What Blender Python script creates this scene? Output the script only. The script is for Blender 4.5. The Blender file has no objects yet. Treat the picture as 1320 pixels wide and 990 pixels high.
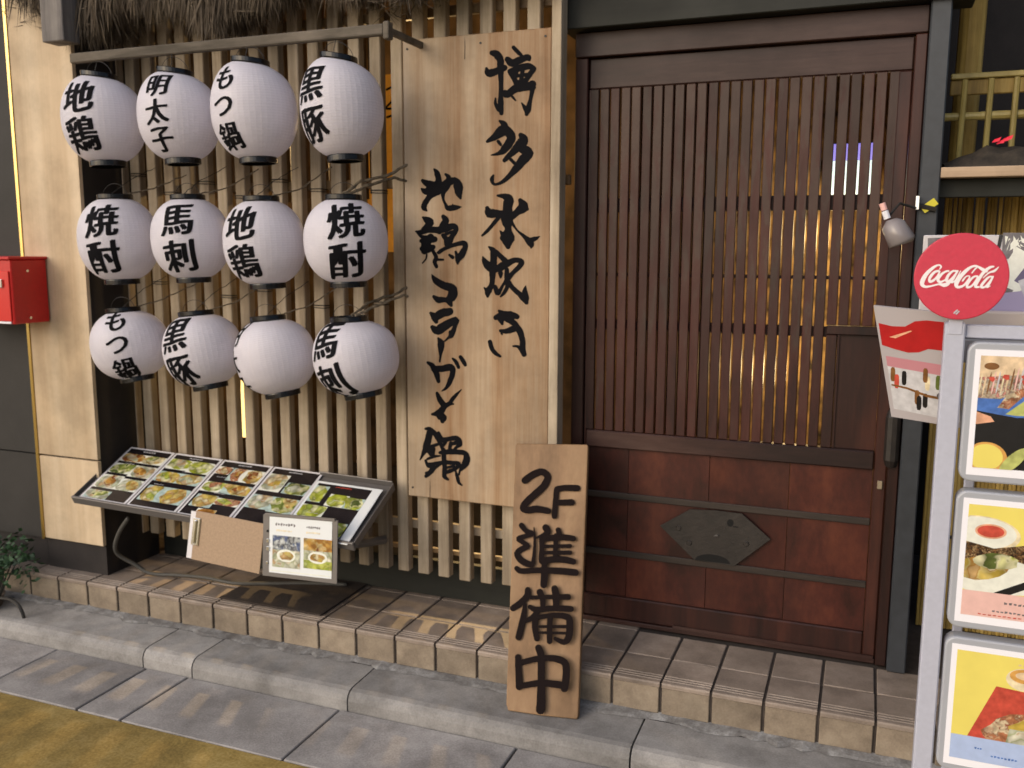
import bpy, bmesh, math, random
from mathutils import Vector, Matrix
R = math.radians
random.seed(7)
scene = bpy.context.scene
COL = scene.collection

# ------------------------------------------------------------------ camera
CAM = Vector((0.0, -3.18, 1.4))
FPX, PITCH, YAW, ROLL = 1175.08, 0.1485092, 0.3709004, 0.0037473
_cy, _sy, _cp, _sp = math.cos(YAW), math.sin(YAW), math.cos(PITCH), math.sin(PITCH)
FWD = Vector((-_sy * _cp, _cy * _cp, -_sp))
_r0 = Vector((_cy, _sy, 0)); _u0 = _r0.cross(FWD)
RGT = math.cos(ROLL) * _r0 + math.sin(ROLL) * _u0
UPV = -math.sin(ROLL) * _r0 + math.cos(ROLL) * _u0
cam_data = bpy.data.cameras.new('camera'); cam = bpy.data.objects.new('camera', cam_data); COL.objects.link(cam)
cam_data.sensor_width = 36; cam_data.lens = FPX / 1320 * 36; cam_data.clip_start = .02; cam_data.clip_end = 300
M = Matrix((RGT, UPV, -FWD)).transposed().to_4x4(); M.translation = CAM
cam.matrix_world = M
scene.camera = cam
cam_data.dof.use_dof = True; cam_data.dof.focus_distance = 2.25; cam_data.dof.aperture_fstop = 4.2

# ------------------------------------------------------------------ sky, street light, exposure
SUN_DIR = Vector((-.50, -.82, .42)).normalized()          # towards the light
world = bpy.data.worlds.new('World'); scene.world = world; world.use_nodes = True
wn = world.node_tree.nodes; wl = world.node_tree.links
sky = wn.new('ShaderNodeTexSky'); sky.sky_type = 'NISHITA'; sky.sun_disc = False; sky.dust_density = 4; sky.ozone_density = 1; sky.air_density = .9
sky.sun_elevation = math.asin(SUN_DIR.z); sky.sun_rotation = math.atan2(SUN_DIR.x, SUN_DIR.y)
bg = wn['Background']; bg.inputs['Strength'].default_value = .13
wl.new(sky.outputs[0], bg.inputs['Color'])
sl = bpy.data.lights.new('sun', 'SUN'); sl.energy = 2.0; sl.angle = R(105); sl.color = (1, .965, .955)
sun = bpy.data.objects.new('sun', sl); COL.objects.link(sun)
sun.rotation_euler = SUN_DIR.to_track_quat('Z', 'Y').to_euler(); sun.location = (-3, -6, 5)
scene.view_settings.view_transform = 'Standard'; scene.view_settings.look = 'None'
scene.view_settings.exposure = -0.17; scene.view_settings.gamma = 1.0

# ------------------------------------------------------------------ helpers
def ray(px, py): return FWD + RGT * ((px - 660) / FPX) - UPV * ((py - 495) / FPX)
def at(px, py, y):
    d = ray(px, py); return CAM + d * ((y - CAM.y) / d.y)
def tag(o, label=None, cat=None, group=None, kind=None):
    if label: o['label'] = label
    if cat: o['category'] = cat
    if group: o['group'] = group
    if kind: o['kind'] = kind
    return o
def empty(name, loc, label=None, cat=None, group=None, rot=None, kind=None):
    o = bpy.data.objects.new(name, None); COL.objects.link(o); o.location = loc; o.empty_display_size = .05
    if rot: o.rotation_euler = rot
    return tag(o, label, cat, group, kind)
def copy_tree(o, parent=None):
    c = o.copy(); COL.objects.link(c); c.parent = parent
    for ch in list(o.children): copy_tree(ch, c)
    return c
class MB:
    def __init__(s): s.v = []; s.f = []; s.m = []; s.smooth = False
    def quad(s, a, b, c, d, m=0):
        n = len(s.v); s.v += [tuple(a), tuple(b), tuple(c), tuple(d)]; s.f.append((n, n+1, n+2, n+3)); s.m.append(m); return s
    def poly(s, pts, m=0):
        n = len(s.v); s.v += [tuple(p) for p in pts]; s.f.append(tuple(range(n, n+len(pts)))); s.m.append(m); return s
    def box(s, x0, x1, y0, y1, z0, z1, b=0, m=0):
        if b <= 0:
            n = len(s.v)
            s.v += [(x0,y0,z0),(x1,y0,z0),(x1,y1,z0),(x0,y1,z0),(x0,y0,z1),(x1,y0,z1),(x1,y1,z1),(x0,y1,z1)]
            for q in ((0,3,2,1),(4,5,6,7),(0,1,5,4),(1,2,6,5),(2,3,7,6),(3,0,4,7)):
                s.f.append(tuple(n+i for i in q)); s.m.append(m)
            return s
        bm = bmesh.new(); bmesh.ops.create_cube(bm, size=1)
        for v in bm.verts:
            v.co = Vector(((x0+x1)/2 + v.co.x*(x1-x0), (y0+y1)/2 + v.co.y*(y1-y0), (z0+z1)/2 + v.co.z*(z1-z0)))
        bmesh.ops.bevel(bm, geom=bm.edges[:], offset=b, segments=1, profile=.5, affect='EDGES')
        s.bm(bm, m); return s
    def bm(s, bm, m=0, mat=None):
        n = len(s.v); bm.verts.index_update()
        s.v += [tuple(mat @ v.co if mat else v.co) for v in bm.verts]
        for f in bm.faces: s.f.append(tuple(n + v.index for v in f.verts)); s.m.append(m)
        bm.free(); return s
    def tube(s, pts, r, n=8, m=0, caps=True):
        pts = [Vector(p) for p in pts]; rs = r if isinstance(r, (list, tuple)) else [r]*len(pts)
        base = len(s.v); up = None
        for i, p in enumerate(pts):
            t = (pts[min(i+1, len(pts)-1)] - pts[max(i-1, 0)]).normalized()
            if up is None: up = t.orthogonal().normalized()
            up = (up - t*up.dot(t)).normalized(); w = t.cross(up)
            for k in range(n):
                a = 2*math.pi*k/n; s.v.append(tuple(p + (up*math.cos(a) + w*math.sin(a))*rs[i]))
        for i in range(len(pts)-1):
            for k in range(n):
                a = base+i*n+k; b = base+i*n+(k+1) % n
                s.f.append((a, b, b+n, a+n)); s.m.append(m)
        if caps:
            s.f.append(tuple(base+k for k in reversed(range(n)))); s.m.append(m)
            s.f.append(tuple(base+(len(pts)-1)*n+k for k in range(n))); s.m.append(m)
        return s
    def lathe(s, prof, n=32, c=(0,0,0), m=0, shear=None):
        base = len(s.v)
        for r, z in prof:
            for k in range(n):
                a = 2*math.pi*k/n; x, y = r*math.cos(a), r*math.sin(a)
                s.v.append((c[0]+x, c[1]+y, c[2]+z + (shear(x, y, z) if shear else 0)))
        for i in range(len(prof)-1):
            for k in range(n):
                a = base+i*n+k; b = base+i*n+(k+1) % n
                s.f.append((a, b, b+n, a+n)); s.m.append(m)
        return s
    def prism(s, pts, y0, y1, m=0):      # outline in x,z extruded along y
        n = len(s.v); k = len(pts)
        s.v += [(p[0], y0, p[1]) for p in pts] + [(p[0], y1, p[1]) for p in pts]
        s.f.append(tuple(range(n, n+k))); s.m.append(m)
        s.f.append(tuple(n+k+i for i in reversed(range(k)))); s.m.append(m)
        for i in range(k):
            j = (i+1) % k; s.f.append((n+i, n+k+i, n+k+j, n+j)); s.m.append(m)
        return s
    def mesh(s, name, mats):
        me = bpy.data.meshes.new(name); me.from_pydata(s.v, [], s.f)
        for mt in (mats if isinstance(mats, (list, tuple)) else [mats]): me.materials.append(mt)
        me.polygons.foreach_set('material_index', s.m)
        if s.smooth: me.polygons.foreach_set('use_smooth', [True]*len(me.polygons))
        me.update(); return me
    def build(s, name, mats, parent=None, recentre=True):
        """world-coordinate vertices -> object with its origin at the middle of its bounds (parents carry no rotation)"""
        if recentre:
            c = Vector([(min(v[i] for v in s.v) + max(v[i] for v in s.v))/2 for i in range(3)])
            s.v = [tuple(Vector(v)-c) for v in s.v]
        else: c = Vector((0,0,0))
        me = s.mesh(name, mats); o = bpy.data.objects.new(name, me); COL.objects.link(o)
        if parent is not None:
            o.parent = parent; off = Vector((0,0,0)); p = parent
            while p is not None: off += Vector(p.location); p = p.parent
            o.location = c - off if recentre else c
        else: o.location = c
        return o
    def local(s, name, mats, parent):     # vertices already in the parent's frame
        me = s.mesh(name, mats); o = bpy.data.objects.new(name, me); COL.objects.link(o); o.parent = parent; return o
def structure(o): o['kind'] = 'structure'; return o
def fix_normals(o):
    bm = bmesh.new(); bm.from_mesh(o.data); bmesh.ops.recalc_face_normals(bm, faces=bm.faces); bm.to_mesh(o.data); bm.free(); return o

# ------------------------------------------------------------------ materials
def nodes(name):
    m = bpy.data.materials.new(name); m.use_nodes = True
    return m, m.node_tree.nodes, m.node_tree.links, m.node_tree.nodes['Principled BSDF']
def plain(name, col, rough=.6, metal=0, emit=0, spec=.5, vary=.0, ecol=None, noise=0, nscale=40):
    m, n, l, p = nodes(name)
    p.inputs['Base Color'].default_value = (*col, 1); p.inputs['Roughness'].default_value = rough
    p.inputs['Metallic'].default_value = metal; p.inputs['Specular IOR Level'].default_value = spec
    if emit: p.inputs['Emission Color'].default_value = (*(ecol or col), 1); p.inputs['Emission Strength'].default_value = emit
    if noise:
        tc = n.new('ShaderNodeTexCoord'); nz = n.new('ShaderNodeTexNoise'); nz.inputs['Scale'].default_value = nscale; nz.inputs['Detail'].default_value = 5
        mr = n.new('ShaderNodeMapRange'); mr.inputs['From Min'].default_value = .3; mr.inputs['From Max'].default_value = .7
        mr.inputs['To Min'].default_value = 1-noise; mr.inputs['To Max'].default_value = 1+noise
        mx = n.new('ShaderNodeVectorMath'); mx.operation = 'SCALE'; mx.inputs[0].default_value = col
        l.new(tc.outputs['Object'], nz.inputs['Vector']); l.new(nz.outputs['Fac'], mr.inputs['Value']); l.new(mr.outputs[0], mx.inputs['Scale'])
        l.new(mx.outputs[0], p.inputs['Base Color'])
        bp = n.new('ShaderNodeBump'); bp.inputs['Strength'].default_value = .15; bp.inputs['Distance'].default_value = .002
        l.new(nz.outputs['Fac'], bp.inputs['Height']); l.new(bp.outputs[0], p.inputs['Normal'])
    return m
def wood(name, stops, axis='Z', scale=14, rough=.6, bump=.25, stretch=.06, vary=.25, fine=1.0, spec=.35, xgrad=None, gaxis=0, stain=.30, sscale=3.0):
    """stops: list of (pos, colour); grain runs along axis"""
    m, n, l, p = nodes(name)
    tc = n.new('ShaderNodeTexCoord'); oi = n.new('ShaderNodeObjectInfo')
    off = n.new('ShaderNodeVectorMath'); off.operation = 'SCALE'; off.inputs[0].default_value = (37.1, 19.7, 53.3)
    l.new(oi.outputs['Random'], off.inputs['Scale'])
    add = n.new('ShaderNodeVectorMath'); add.operation = 'ADD'
    l.new(tc.outputs['Object'], add.inputs[0]); l.new(off.outputs[0], add.inputs[1])
    mp = n.new('ShaderNodeMapping'); s = [1, 1, 1]; s['XYZ'.index(axis)] = stretch; mp.inputs['Scale'].default_value = s
    l.new(add.outputs[0], mp.inputs['Vector'])
    n1 = n.new('ShaderNodeTexNoise'); n1.inputs['Scale'].default_value = scale; n1.inputs['Detail'].default_value = 4; n1.inputs['Distortion'].default_value = .6
    n2 = n.new('ShaderNodeTexNoise'); n2.inputs['Scale'].default_value = scale*9; n2.inputs['Detail'].default_value = 5; n2.inputs['Roughness'].default_value = .65
    l.new(mp.outputs[0], n1.inputs['Vector']); l.new(mp.outputs[0], n2.inputs['Vector'])
    mix = n.new('ShaderNodeMath'); mix.operation = 'MULTIPLY_ADD'; mix.inputs[1].default_value = .35*fine
    l.new(n2.outputs['Fac'], mix.inputs[0]); l.new(n1.outputs['Fac'], mix.inputs[2])
    sub = n.new('ShaderNodeMath'); sub.operation = 'SUBTRACT'; sub.inputs[1].default_value = .175*fine; l.new(mix.outputs[0], sub.inputs[0])
    last = sub
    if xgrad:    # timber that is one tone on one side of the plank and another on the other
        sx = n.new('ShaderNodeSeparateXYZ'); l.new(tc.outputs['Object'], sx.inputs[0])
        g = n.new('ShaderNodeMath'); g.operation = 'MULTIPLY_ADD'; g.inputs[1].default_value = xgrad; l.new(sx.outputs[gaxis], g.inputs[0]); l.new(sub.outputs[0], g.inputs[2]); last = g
    cr = n.new('ShaderNodeValToRGB'); els = cr.color_ramp.elements
    els[0].position = stops[0][0]; els[0].color = (*stops[0][1], 1); els[1].position = stops[-1][0]; els[1].color = (*stops[-1][1], 1)
    for ps, c in stops[1:-1]: e = els.new(ps); e.color = (*c, 1)
    l.new(last.outputs[0], cr.inputs['Fac'])
    mr = n.new('ShaderNodeMapRange'); mr.inputs['To Min'].default_value = 1-vary; mr.inputs['To Max'].default_value = 1+vary
    l.new(oi.outputs['Random'], mr.inputs['Value'])
    sc = n.new('ShaderNodeVectorMath'); sc.operation = 'SCALE'; l.new(cr.outputs[0], sc.inputs[0]); l.new(mr.outputs[0], sc.inputs['Scale'])
    sn = n.new('ShaderNodeTexNoise'); sn.inputs['Scale'].default_value = sscale; sn.inputs['Detail'].default_value = 6; sn.inputs['Roughness'].default_value = .65
    l.new(add.outputs[0], sn.inputs['Vector'])
    sr = n.new('ShaderNodeMapRange'); sr.inputs['From Min'].default_value = .36; sr.inputs['From Max'].default_value = .60; sr.inputs['To Min'].default_value = 1-stain; sr.inputs['To Max'].default_value = 1.0
    l.new(sn.outputs['Fac'], sr.inputs['Value']); s2 = n.new('ShaderNodeVectorMath'); s2.operation = 'SCALE'; l.new(sc.outputs[0], s2.inputs[0]); l.new(sr.outputs[0], s2.inputs['Scale'])
    l.new(s2.outputs[0], p.inputs['Base Color'])
    rr = n.new('ShaderNodeMapRange'); rr.inputs['To Min'].default_value = rough+.15; rr.inputs['To Max'].default_value = max(.1, rough-.15); l.new(sn.outputs['Fac'], rr.inputs['Value']); l.new(rr.outputs[0], p.inputs['Roughness'])
    p.inputs['Specular IOR Level'].default_value = spec
    b = n.new('ShaderNodeBump'); b.inputs['Strength'].default_value = bump; b.inputs['Distance'].default_value = .003
    l.new(mix.outputs[0], b.inputs['Height']); l.new(b.outputs[0], p.inputs['Normal'])
    return m
def mineral(name, cols, scale=8, fscale=160, rough=.85, bump=.4, vary=.12, blot=.5, speck=.35, dirt=.30):
    m, n, l, p = nodes(name)
    tc = n.new('ShaderNodeTexCoord'); oi = n.new('ShaderNodeObjectInfo')
    off = n.new('ShaderNodeVectorMath'); off.operation = 'SCALE'; off.inputs[0].default_value = (31.1, 17.7, 43.3); l.new(oi.outputs['Random'], off.inputs['Scale'])
    add = n.new('ShaderNodeVectorMath'); add.operation = 'ADD'; l.new(tc.outputs['Object'], add.inputs[0]); l.new(off.outputs[0], add.inputs[1])
    n1 = n.new('ShaderNodeTexNoise'); n1.inputs['Scale'].default_value = scale; n1.inputs['Detail'].default_value = 6; n1.inputs['Roughness'].default_value = .6
    n2 = n.new('ShaderNodeTexNoise'); n2.inputs['Scale'].default_value = fscale; n2.inputs['Detail'].default_value = 3
    l.new(add.outputs[0], n1.inputs['Vector']); l.new(add.outputs[0], n2.inputs['Vector'])
    a = n.new('ShaderNodeMath'); a.operation = 'MULTIPLY_ADD'; a.inputs[1].default_value = speck; l.new(n2.outputs['Fac'], a.inputs[0]); l.new(n1.outputs['Fac'], a.inputs[2])
    s = n.new('ShaderNodeMath'); s.operation = 'SUBTRACT'; s.inputs[1].default_value = speck/2; l.new(a.outputs[0], s.inputs[0])
    cr = n.new('ShaderNodeValToRGB'); els = cr.color_ramp.elements
    els[0].position = .5-blot/2; els[0].color = (*cols[0], 1); els[1].position = .5+blot/2; els[1].color = (*cols[-1], 1)
    if len(cols) == 3: e = els.new(.5); e.color = (*cols[1], 1)
    l.new(s.outputs[0], cr.inputs['Fac'])
    mr = n.new('ShaderNodeMapRange'); mr.inputs['To Min'].default_value = 1-vary; mr.inputs['To Max'].default_value = 1+vary; l.new(oi.outputs['Random'], mr.inputs['Value'])
    sc = n.new('ShaderNodeVectorMath'); sc.operation = 'SCALE'; l.new(cr.outputs[0], sc.inputs[0]); l.new(mr.outputs[0], sc.inputs['Scale'])
    dn = n.new('ShaderNodeTexNoise'); dn.inputs['Scale'].default_value = 2.6; dn.inputs['Detail'].default_value = 8; dn.inputs['Roughness'].default_value = .7; l.new(tc.outputs['Object'] if False else add.outputs[0], dn.inputs['Vector'])
    dr_ = n.new('ShaderNodeMapRange'); dr_.inputs['From Min'].default_value = .38; dr_.inputs['From Max'].default_value = .58; dr_.inputs['To Min'].default_value = 1-dirt; dr_.inputs['To Max'].default_value = 1.0
    l.new(dn.outputs['Fac'], dr_.inputs['Value']); s2 = n.new('ShaderNodeVectorMath'); s2.operation = 'SCALE'; l.new(sc.outputs[0], s2.inputs[0]); l.new(dr_.outputs[0], s2.inputs['Scale'])
    l.new(s2.outputs[0], p.inputs['Base Color']); p.inputs['Roughness'].default_value = rough
    b = n.new('ShaderNodeBump'); b.inputs['Strength'].default_value = bump; b.inputs['Distance'].default_value = .003
    l.new(a.outputs[0], b.inputs['Height']); l.new(b.outputs[0], p.inputs['Normal'])
    return m

SLAT = wood('slat_wood', [(.3, (.30,.235,.165)), (.5, (.44,.36,.26)), (.7, (.54,.455,.345))], scale=22, vary=.14, rough=.7)
BAMBOO = wood('bamboo', [(.3, (.15,.085,.035)), (.5, (.25,.155,.07)), (.7, (.34,.23,.11))], scale=18, vary=.25, rough=.5, spec=.5)
CREAM = wood('cream_panel_wood', [(.25, (.47,.34,.21)), (.5, (.57,.44,.29)), (.75, (.66,.53,.37))], scale=11, stretch=.03, vary=.0, fine=.7, rough=.55, bump=.08)
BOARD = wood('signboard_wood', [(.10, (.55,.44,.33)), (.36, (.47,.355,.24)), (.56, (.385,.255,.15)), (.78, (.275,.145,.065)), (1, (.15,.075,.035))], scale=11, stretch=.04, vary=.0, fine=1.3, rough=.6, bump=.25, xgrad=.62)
PLANK = wood('plank_wood', [(.25, (.16,.09,.04)), (.5, (.27,.16,.08)), (.75, (.35,.22,.115))], scale=9, stretch=.06, vary=.0, fine=.8, rough=.55, bump=.12)
DOORW = wood('door_wood', [(.25, (.014,.006,.005)), (.5, (.036,.012,.009)), (.75, (.072,.023,.015))], scale=10, stretch=.1, vary=.22, rough=.42, spec=.35)
DOORX = wood('door_rail_wood', [(.25, (.017,.007,.006)), (.5, (.038,.016,.013)), (.75, (.070,.038,.031))], axis='X', scale=10, stretch=.12, vary=.12, rough=.45, spec=.35)
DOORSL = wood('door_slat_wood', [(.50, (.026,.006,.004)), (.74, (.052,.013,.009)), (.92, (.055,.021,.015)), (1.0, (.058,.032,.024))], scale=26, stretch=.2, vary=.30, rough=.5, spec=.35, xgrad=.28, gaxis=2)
PANELW = wood('door_panel_wood', [(.3, (.024,.008,.006)), (.5, (.054,.014,.010)), (.72, (.092,.026,.015))], scale=7, stretch=.5, vary=.25, rough=.4, spec=.35)
STRIP = wood('door_strip_wood', [(.3, (.018,.014,.012)), (.6, (.045,.034,.028))], axis='X', scale=20, rough=.5)
RODW = wood('rod_wood', [(.3, (.10,.085,.065)), (.5, (.17,.145,.115)), (.7, (.25,.21,.17))], axis='X', scale=20, stretch=.12, rough=.8)
BEAMD = wood('dark_beam_wood', [(.3, (.008,.010,.008)), (.7, (.022,.024,.019))], axis='X', scale=8, rough=.6)
GREYW = wood('weathered_grey_wood', [(.3, (.12,.11,.11)), (.7, (.27,.25,.235))], scale=20, rough=.8)
THATCH = wood('thatch_straw', [(.25, (.045,.034,.025)), (.5, (.10,.078,.056)), (.75, (.185,.15,.11))], scale=18, stretch=.3, rough=.9)
BLACK = plain('black_lacquer', (.005,.005,.007), .22, spec=.45)
INK = plain('brush_ink', (.006,.006,.008), .8, spec=.1)
MARK = plain('marker_ink', (.010,.006,.006), .8, spec=.1)
DARKW = mineral('dark_wall', [(.012,.011,.010), (.024,.022,.021)], scale=5, rough=.7, bump=.1)
DARKB = mineral('dark_base', [(.012,.010,.010), (.028,.022,.021)], scale=8, rough=.8)
GOLD = plain('gold_trim', (.78,.58,.22), .22, metal=1)
RED = plain('red_box_paint', (.50,.010,.010), .35, noise=.06, nscale=60)
TILE = mineral('floor_tile', [(.20,.16,.13), (.30,.24,.195), (.39,.32,.265)], scale=9, vary=.16, rough=.55, bump=.25)
RISER = mineral('riser_tile', [(.19,.15,.11), (.28,.225,.165), (.36,.30,.225)], scale=14, vary=.10, rough=.7, bump=.3)
GROUT = mineral('grout', [(.035,.027,.023), (.07,.056,.047)], scale=30)
MORTAR = mineral('rough_mortar', [(.14,.13,.125), (.23,.225,.22), (.38,.38,.38)], scale=22, bump=.6, blot=.4)
KERB = mineral('kerb_stone', [(.21,.20,.19), (.31,.30,.29), (.41,.395,.38)], scale=10, bump=.45)
SLAB = mineral('pavement_slab', [(.25,.235,.225), (.34,.32,.31), (.43,.41,.395)], scale=6, bump=.5, vary=.08, blot=.4, speck=.6)
YELLOW = mineral('yellow_paving', [(.24,.165,.04), (.36,.25,.065), (.48,.35,.12)], scale=9, fscale=110, bump=.6, speck=.7)
JOINT = mineral('joint', [(.05,.045,.045), (.10,.09,.09)], scale=20)
METAL = plain('grey_metal', (.15,.14,.135), .45, metal=.3)
ALU = plain('grey_painted_metal', (.46,.48,.58), .38, metal=.0, noise=.04, nscale=90)
FRAMEG = plain('light_box_frame', (.38,.40,.45), .35)
WHITEP = plain('white_plastic', (.80,.80,.86), .35)
CHROME = plain('chrome', (.85,.85,.83), .12, metal=1)
POSTG = plain('grey_post_paint', (.032,.037,.045), .42, noise=.15, nscale=30)
HOSE = plain('grey_hose', (.07,.068,.062), .6)
HARDB = plain('hardboard', (.36,.25,.16), .6, noise=.12, nscale=120)
GLASSY = plain('glossy_white_sheet', (.78,.82,.84), .12, spec=.6)
SHEETK = plain('glossy_black_sheet', (.016,.013,.015), .16, spec=.55)
CLEARF = plain('sheet_edge_film', (.72,.71,.74), .2, spec=.6)
MAT = plain('door_mat_fibre', (.035,.025,.020), .95, noise=.35, nscale=150)
DIRT = mineral('planter_soil', [(.02,.016,.012), (.07,.055,.04)], scale=30)
WIREM = plain('dark_wire', (.02,.018,.016), .5)
CORD = wood('straw_cord', [(.3, (.10,.08,.055)), (.7, (.27,.22,.155))], scale=60, rough=.9)
IRON = mineral('old_iron', [(.012,.010,.009), (.028,.022,.019)], scale=25, rough=.5, bump=.5)
TAN = wood('shelf_wood', [(.3, (.42,.30,.20)), (.7, (.58,.44,.31))], axis='X', rough=.6)
REED = wood('reed', [(.25, (.20,.125,.025)), (.5, (.42,.28,.07)), (.75, (.60,.43,.13))], scale=30, vary=.35, rough=.6)
GBAM = wood('green_yellow_bamboo', [(.3, (.30,.23,.06)), (.7, (.52,.42,.14))], scale=14, vary=.15, rough=.45, spec=.5)
LEAF = wood('leaf', [(.3, (.012,.045,.014)), (.5, (.03,.09,.028)), (.7, (.06,.14,.05))], scale=20, vary=.35, rough=.5)

# paper of the lanterns: thin white paper over ribs
def paper():
    m, n, l, p = nodes('lantern_paper')
    p.inputs['Base Color'].default_value = (.80, .76, .83, 1); p.inputs['Roughness'].default_value = .42
    p.inputs['Specular IOR Level'].default_value = .4
    tc = n.new('ShaderNodeTexCoord'); nz = n.new('ShaderNodeTexNoise'); nz.inputs['Scale'].default_value = 14; nz.inputs['Detail'].default_value = 4
    l.new(tc.outputs['Object'], nz.inputs['Vector'])
    cr = n.new('ShaderNodeValToRGB'); cr.color_ramp.elements[0].position = .3; cr.color_ramp.elements[1].position = .7
    cr.color_ramp.elements[0].color = (.74,.72,.80,1); cr.color_ramp.elements[1].color = (.81,.79,.87,1)
    l.new(nz.outputs['Fac'], cr.inputs[0]); l.new(cr.outputs[0], p.inputs['Base Color'])
    sx = n.new('ShaderNodeSeparateXYZ'); l.new(tc.outputs['Object'], sx.inputs[0])
    at2 = n.new('ShaderNodeMath'); at2.operation = 'ARCTAN2'; l.new(sx.outputs[0], at2.inputs[0]); l.new(sx.outputs[1], at2.inputs[1])
    k = n.new('ShaderNodeMath'); k.operation = 'MULTIPLY'; k.inputs[1].default_value = 8/6.28318; l.new(at2.outputs[0], k.inputs[0])
    fr = n.new('ShaderNodeMath'); fr.operation = 'FRACT'; l.new(k.outputs[0], fr.inputs[0])
    lt = n.new('ShaderNodeMath'); lt.operation = 'LESS_THAN'; lt.inputs[1].default_value = .05; l.new(fr.outputs[0], lt.inputs[0])
    ms = n.new('ShaderNodeMixRGB'); ms.inputs[2].default_value = (.80,.77,.84,1); mf = n.new('ShaderNodeMath'); mf.operation = 'MULTIPLY'; mf.inputs[1].default_value = .7; l.new(lt.outputs[0], mf.inputs[0]); l.new(mf.outputs[0], ms.inputs[0]); l.new(cr.outputs[0], ms.inputs[1]); l.new(ms.outputs[0], p.inputs['Base Color'])
    nb = n.new('ShaderNodeTexNoise'); nb.inputs['Scale'].default_value = 22; nb.inputs['Detail'].default_value = 3; l.new(tc.outputs['Object'], nb.inputs['Vector'])
    bp = n.new('ShaderNodeBump'); bp.inputs['Strength'].default_value = .35; bp.inputs['Distance'].default_value = .006; l.new(nb.outputs['Fac'], bp.inputs['Height']); l.new(bp.outputs[0], p.inputs['Normal'])
    tr = n.new('ShaderNodeBsdfTranslucent'); tr.inputs['Color'].default_value = (.85,.83,.90,1)
    mx = n.new('ShaderNodeMixShader'); mx.inputs[0].default_value = .30
    out = n['Material Output']; l.new(p.outputs[0], mx.inputs[1]); l.new(tr.outputs[0], mx.inputs[2]); l.new(mx.outputs[0], out.inputs[0])
    return m
PAPER = paper()

# ------------------------------------------------------------------ brush strokes
def catmull(pts, step=4):
    out = []
    n = len(pts)
    for i in range(n-1):
        p0 = pts[max(i-1, 0)]; p1 = pts[i]; p2 = pts[i+1]; p3 = pts[min(i+2, n-1)]
        for k in range(step):
            t = k/step; t2 = t*t; t3 = t2*t
            out.append(tuple(.5*((2*p1[j]) + (-p0[j]+p2[j])*t + (2*p0[j]-5*p1[j]+4*p2[j]-p3[j])*t2 + (-p0[j]+3*p1[j]-3*p2[j]+p3[j])*t3) for j in range(3)))
    out.append(tuple(pts[-1])); return out
def strokes_mesh(strokes, to_world, normal, lift=.0008, jitter=0, step=4, name='writing', m=0, mb=None, bold=1.0):
    """strokes: lists of (x, y, width) on the page; to_world turns page x, y into a point on the surface"""
    mb = mb or MB(); nrm = Vector(normal); rnd = random.Random(5)
    for si, st in enumerate(strokes):
        c = catmull(st, step); h = lift + si*.00006
        L, Rr = [], []
        for i, (x, y, w) in enumerate(c):
            a = c[max(i-1, 0)]; b = c[min(i+1, len(c)-1)]
            dx, dy = b[0]-a[0], b[1]-a[1]; d = math.hypot(dx, dy) or 1
            nx, ny = -dy/d, dx/d; w1 = max(w, 4)/2*bold*(1+rnd.uniform(-jitter, jitter)); w2 = max(w, 4)/2*bold*(1+rnd.uniform(-jitter, jitter))
            L.append((x+nx*w1, y+ny*w1)); Rr.append((x-nx*w2, y-ny*w2))
        hh = lambda i: h + .00012*i/len(c)
        def P(q, i): return to_world(q[0], q[1]) + nrm*hh(i)
        for i in range(len(c)-1):
            mb.quad(P(L[i], i), P(Rr[i], i), P(Rr[i+1], i+1), P(L[i+1], i+1), m)
        for i, s in ((0, 1), (len(c)-1, -1)):      # rounded ends
            x, y, w = c[i]; w = max(w, 4)/2*bold; j = 1 if i == 0 else len(c)-2
            a0 = math.atan2(c[i][1]-c[j][1], c[i][0]-c[j][0])
            pts = [(x+w*math.cos(a0-math.pi/2+math.pi*k/6), y+w*math.sin(a0-math.pi/2+math.pi*k/6)) for k in range(7)]
            mb.poly([P(q, i) for q in pts], m)
    return mb
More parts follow.
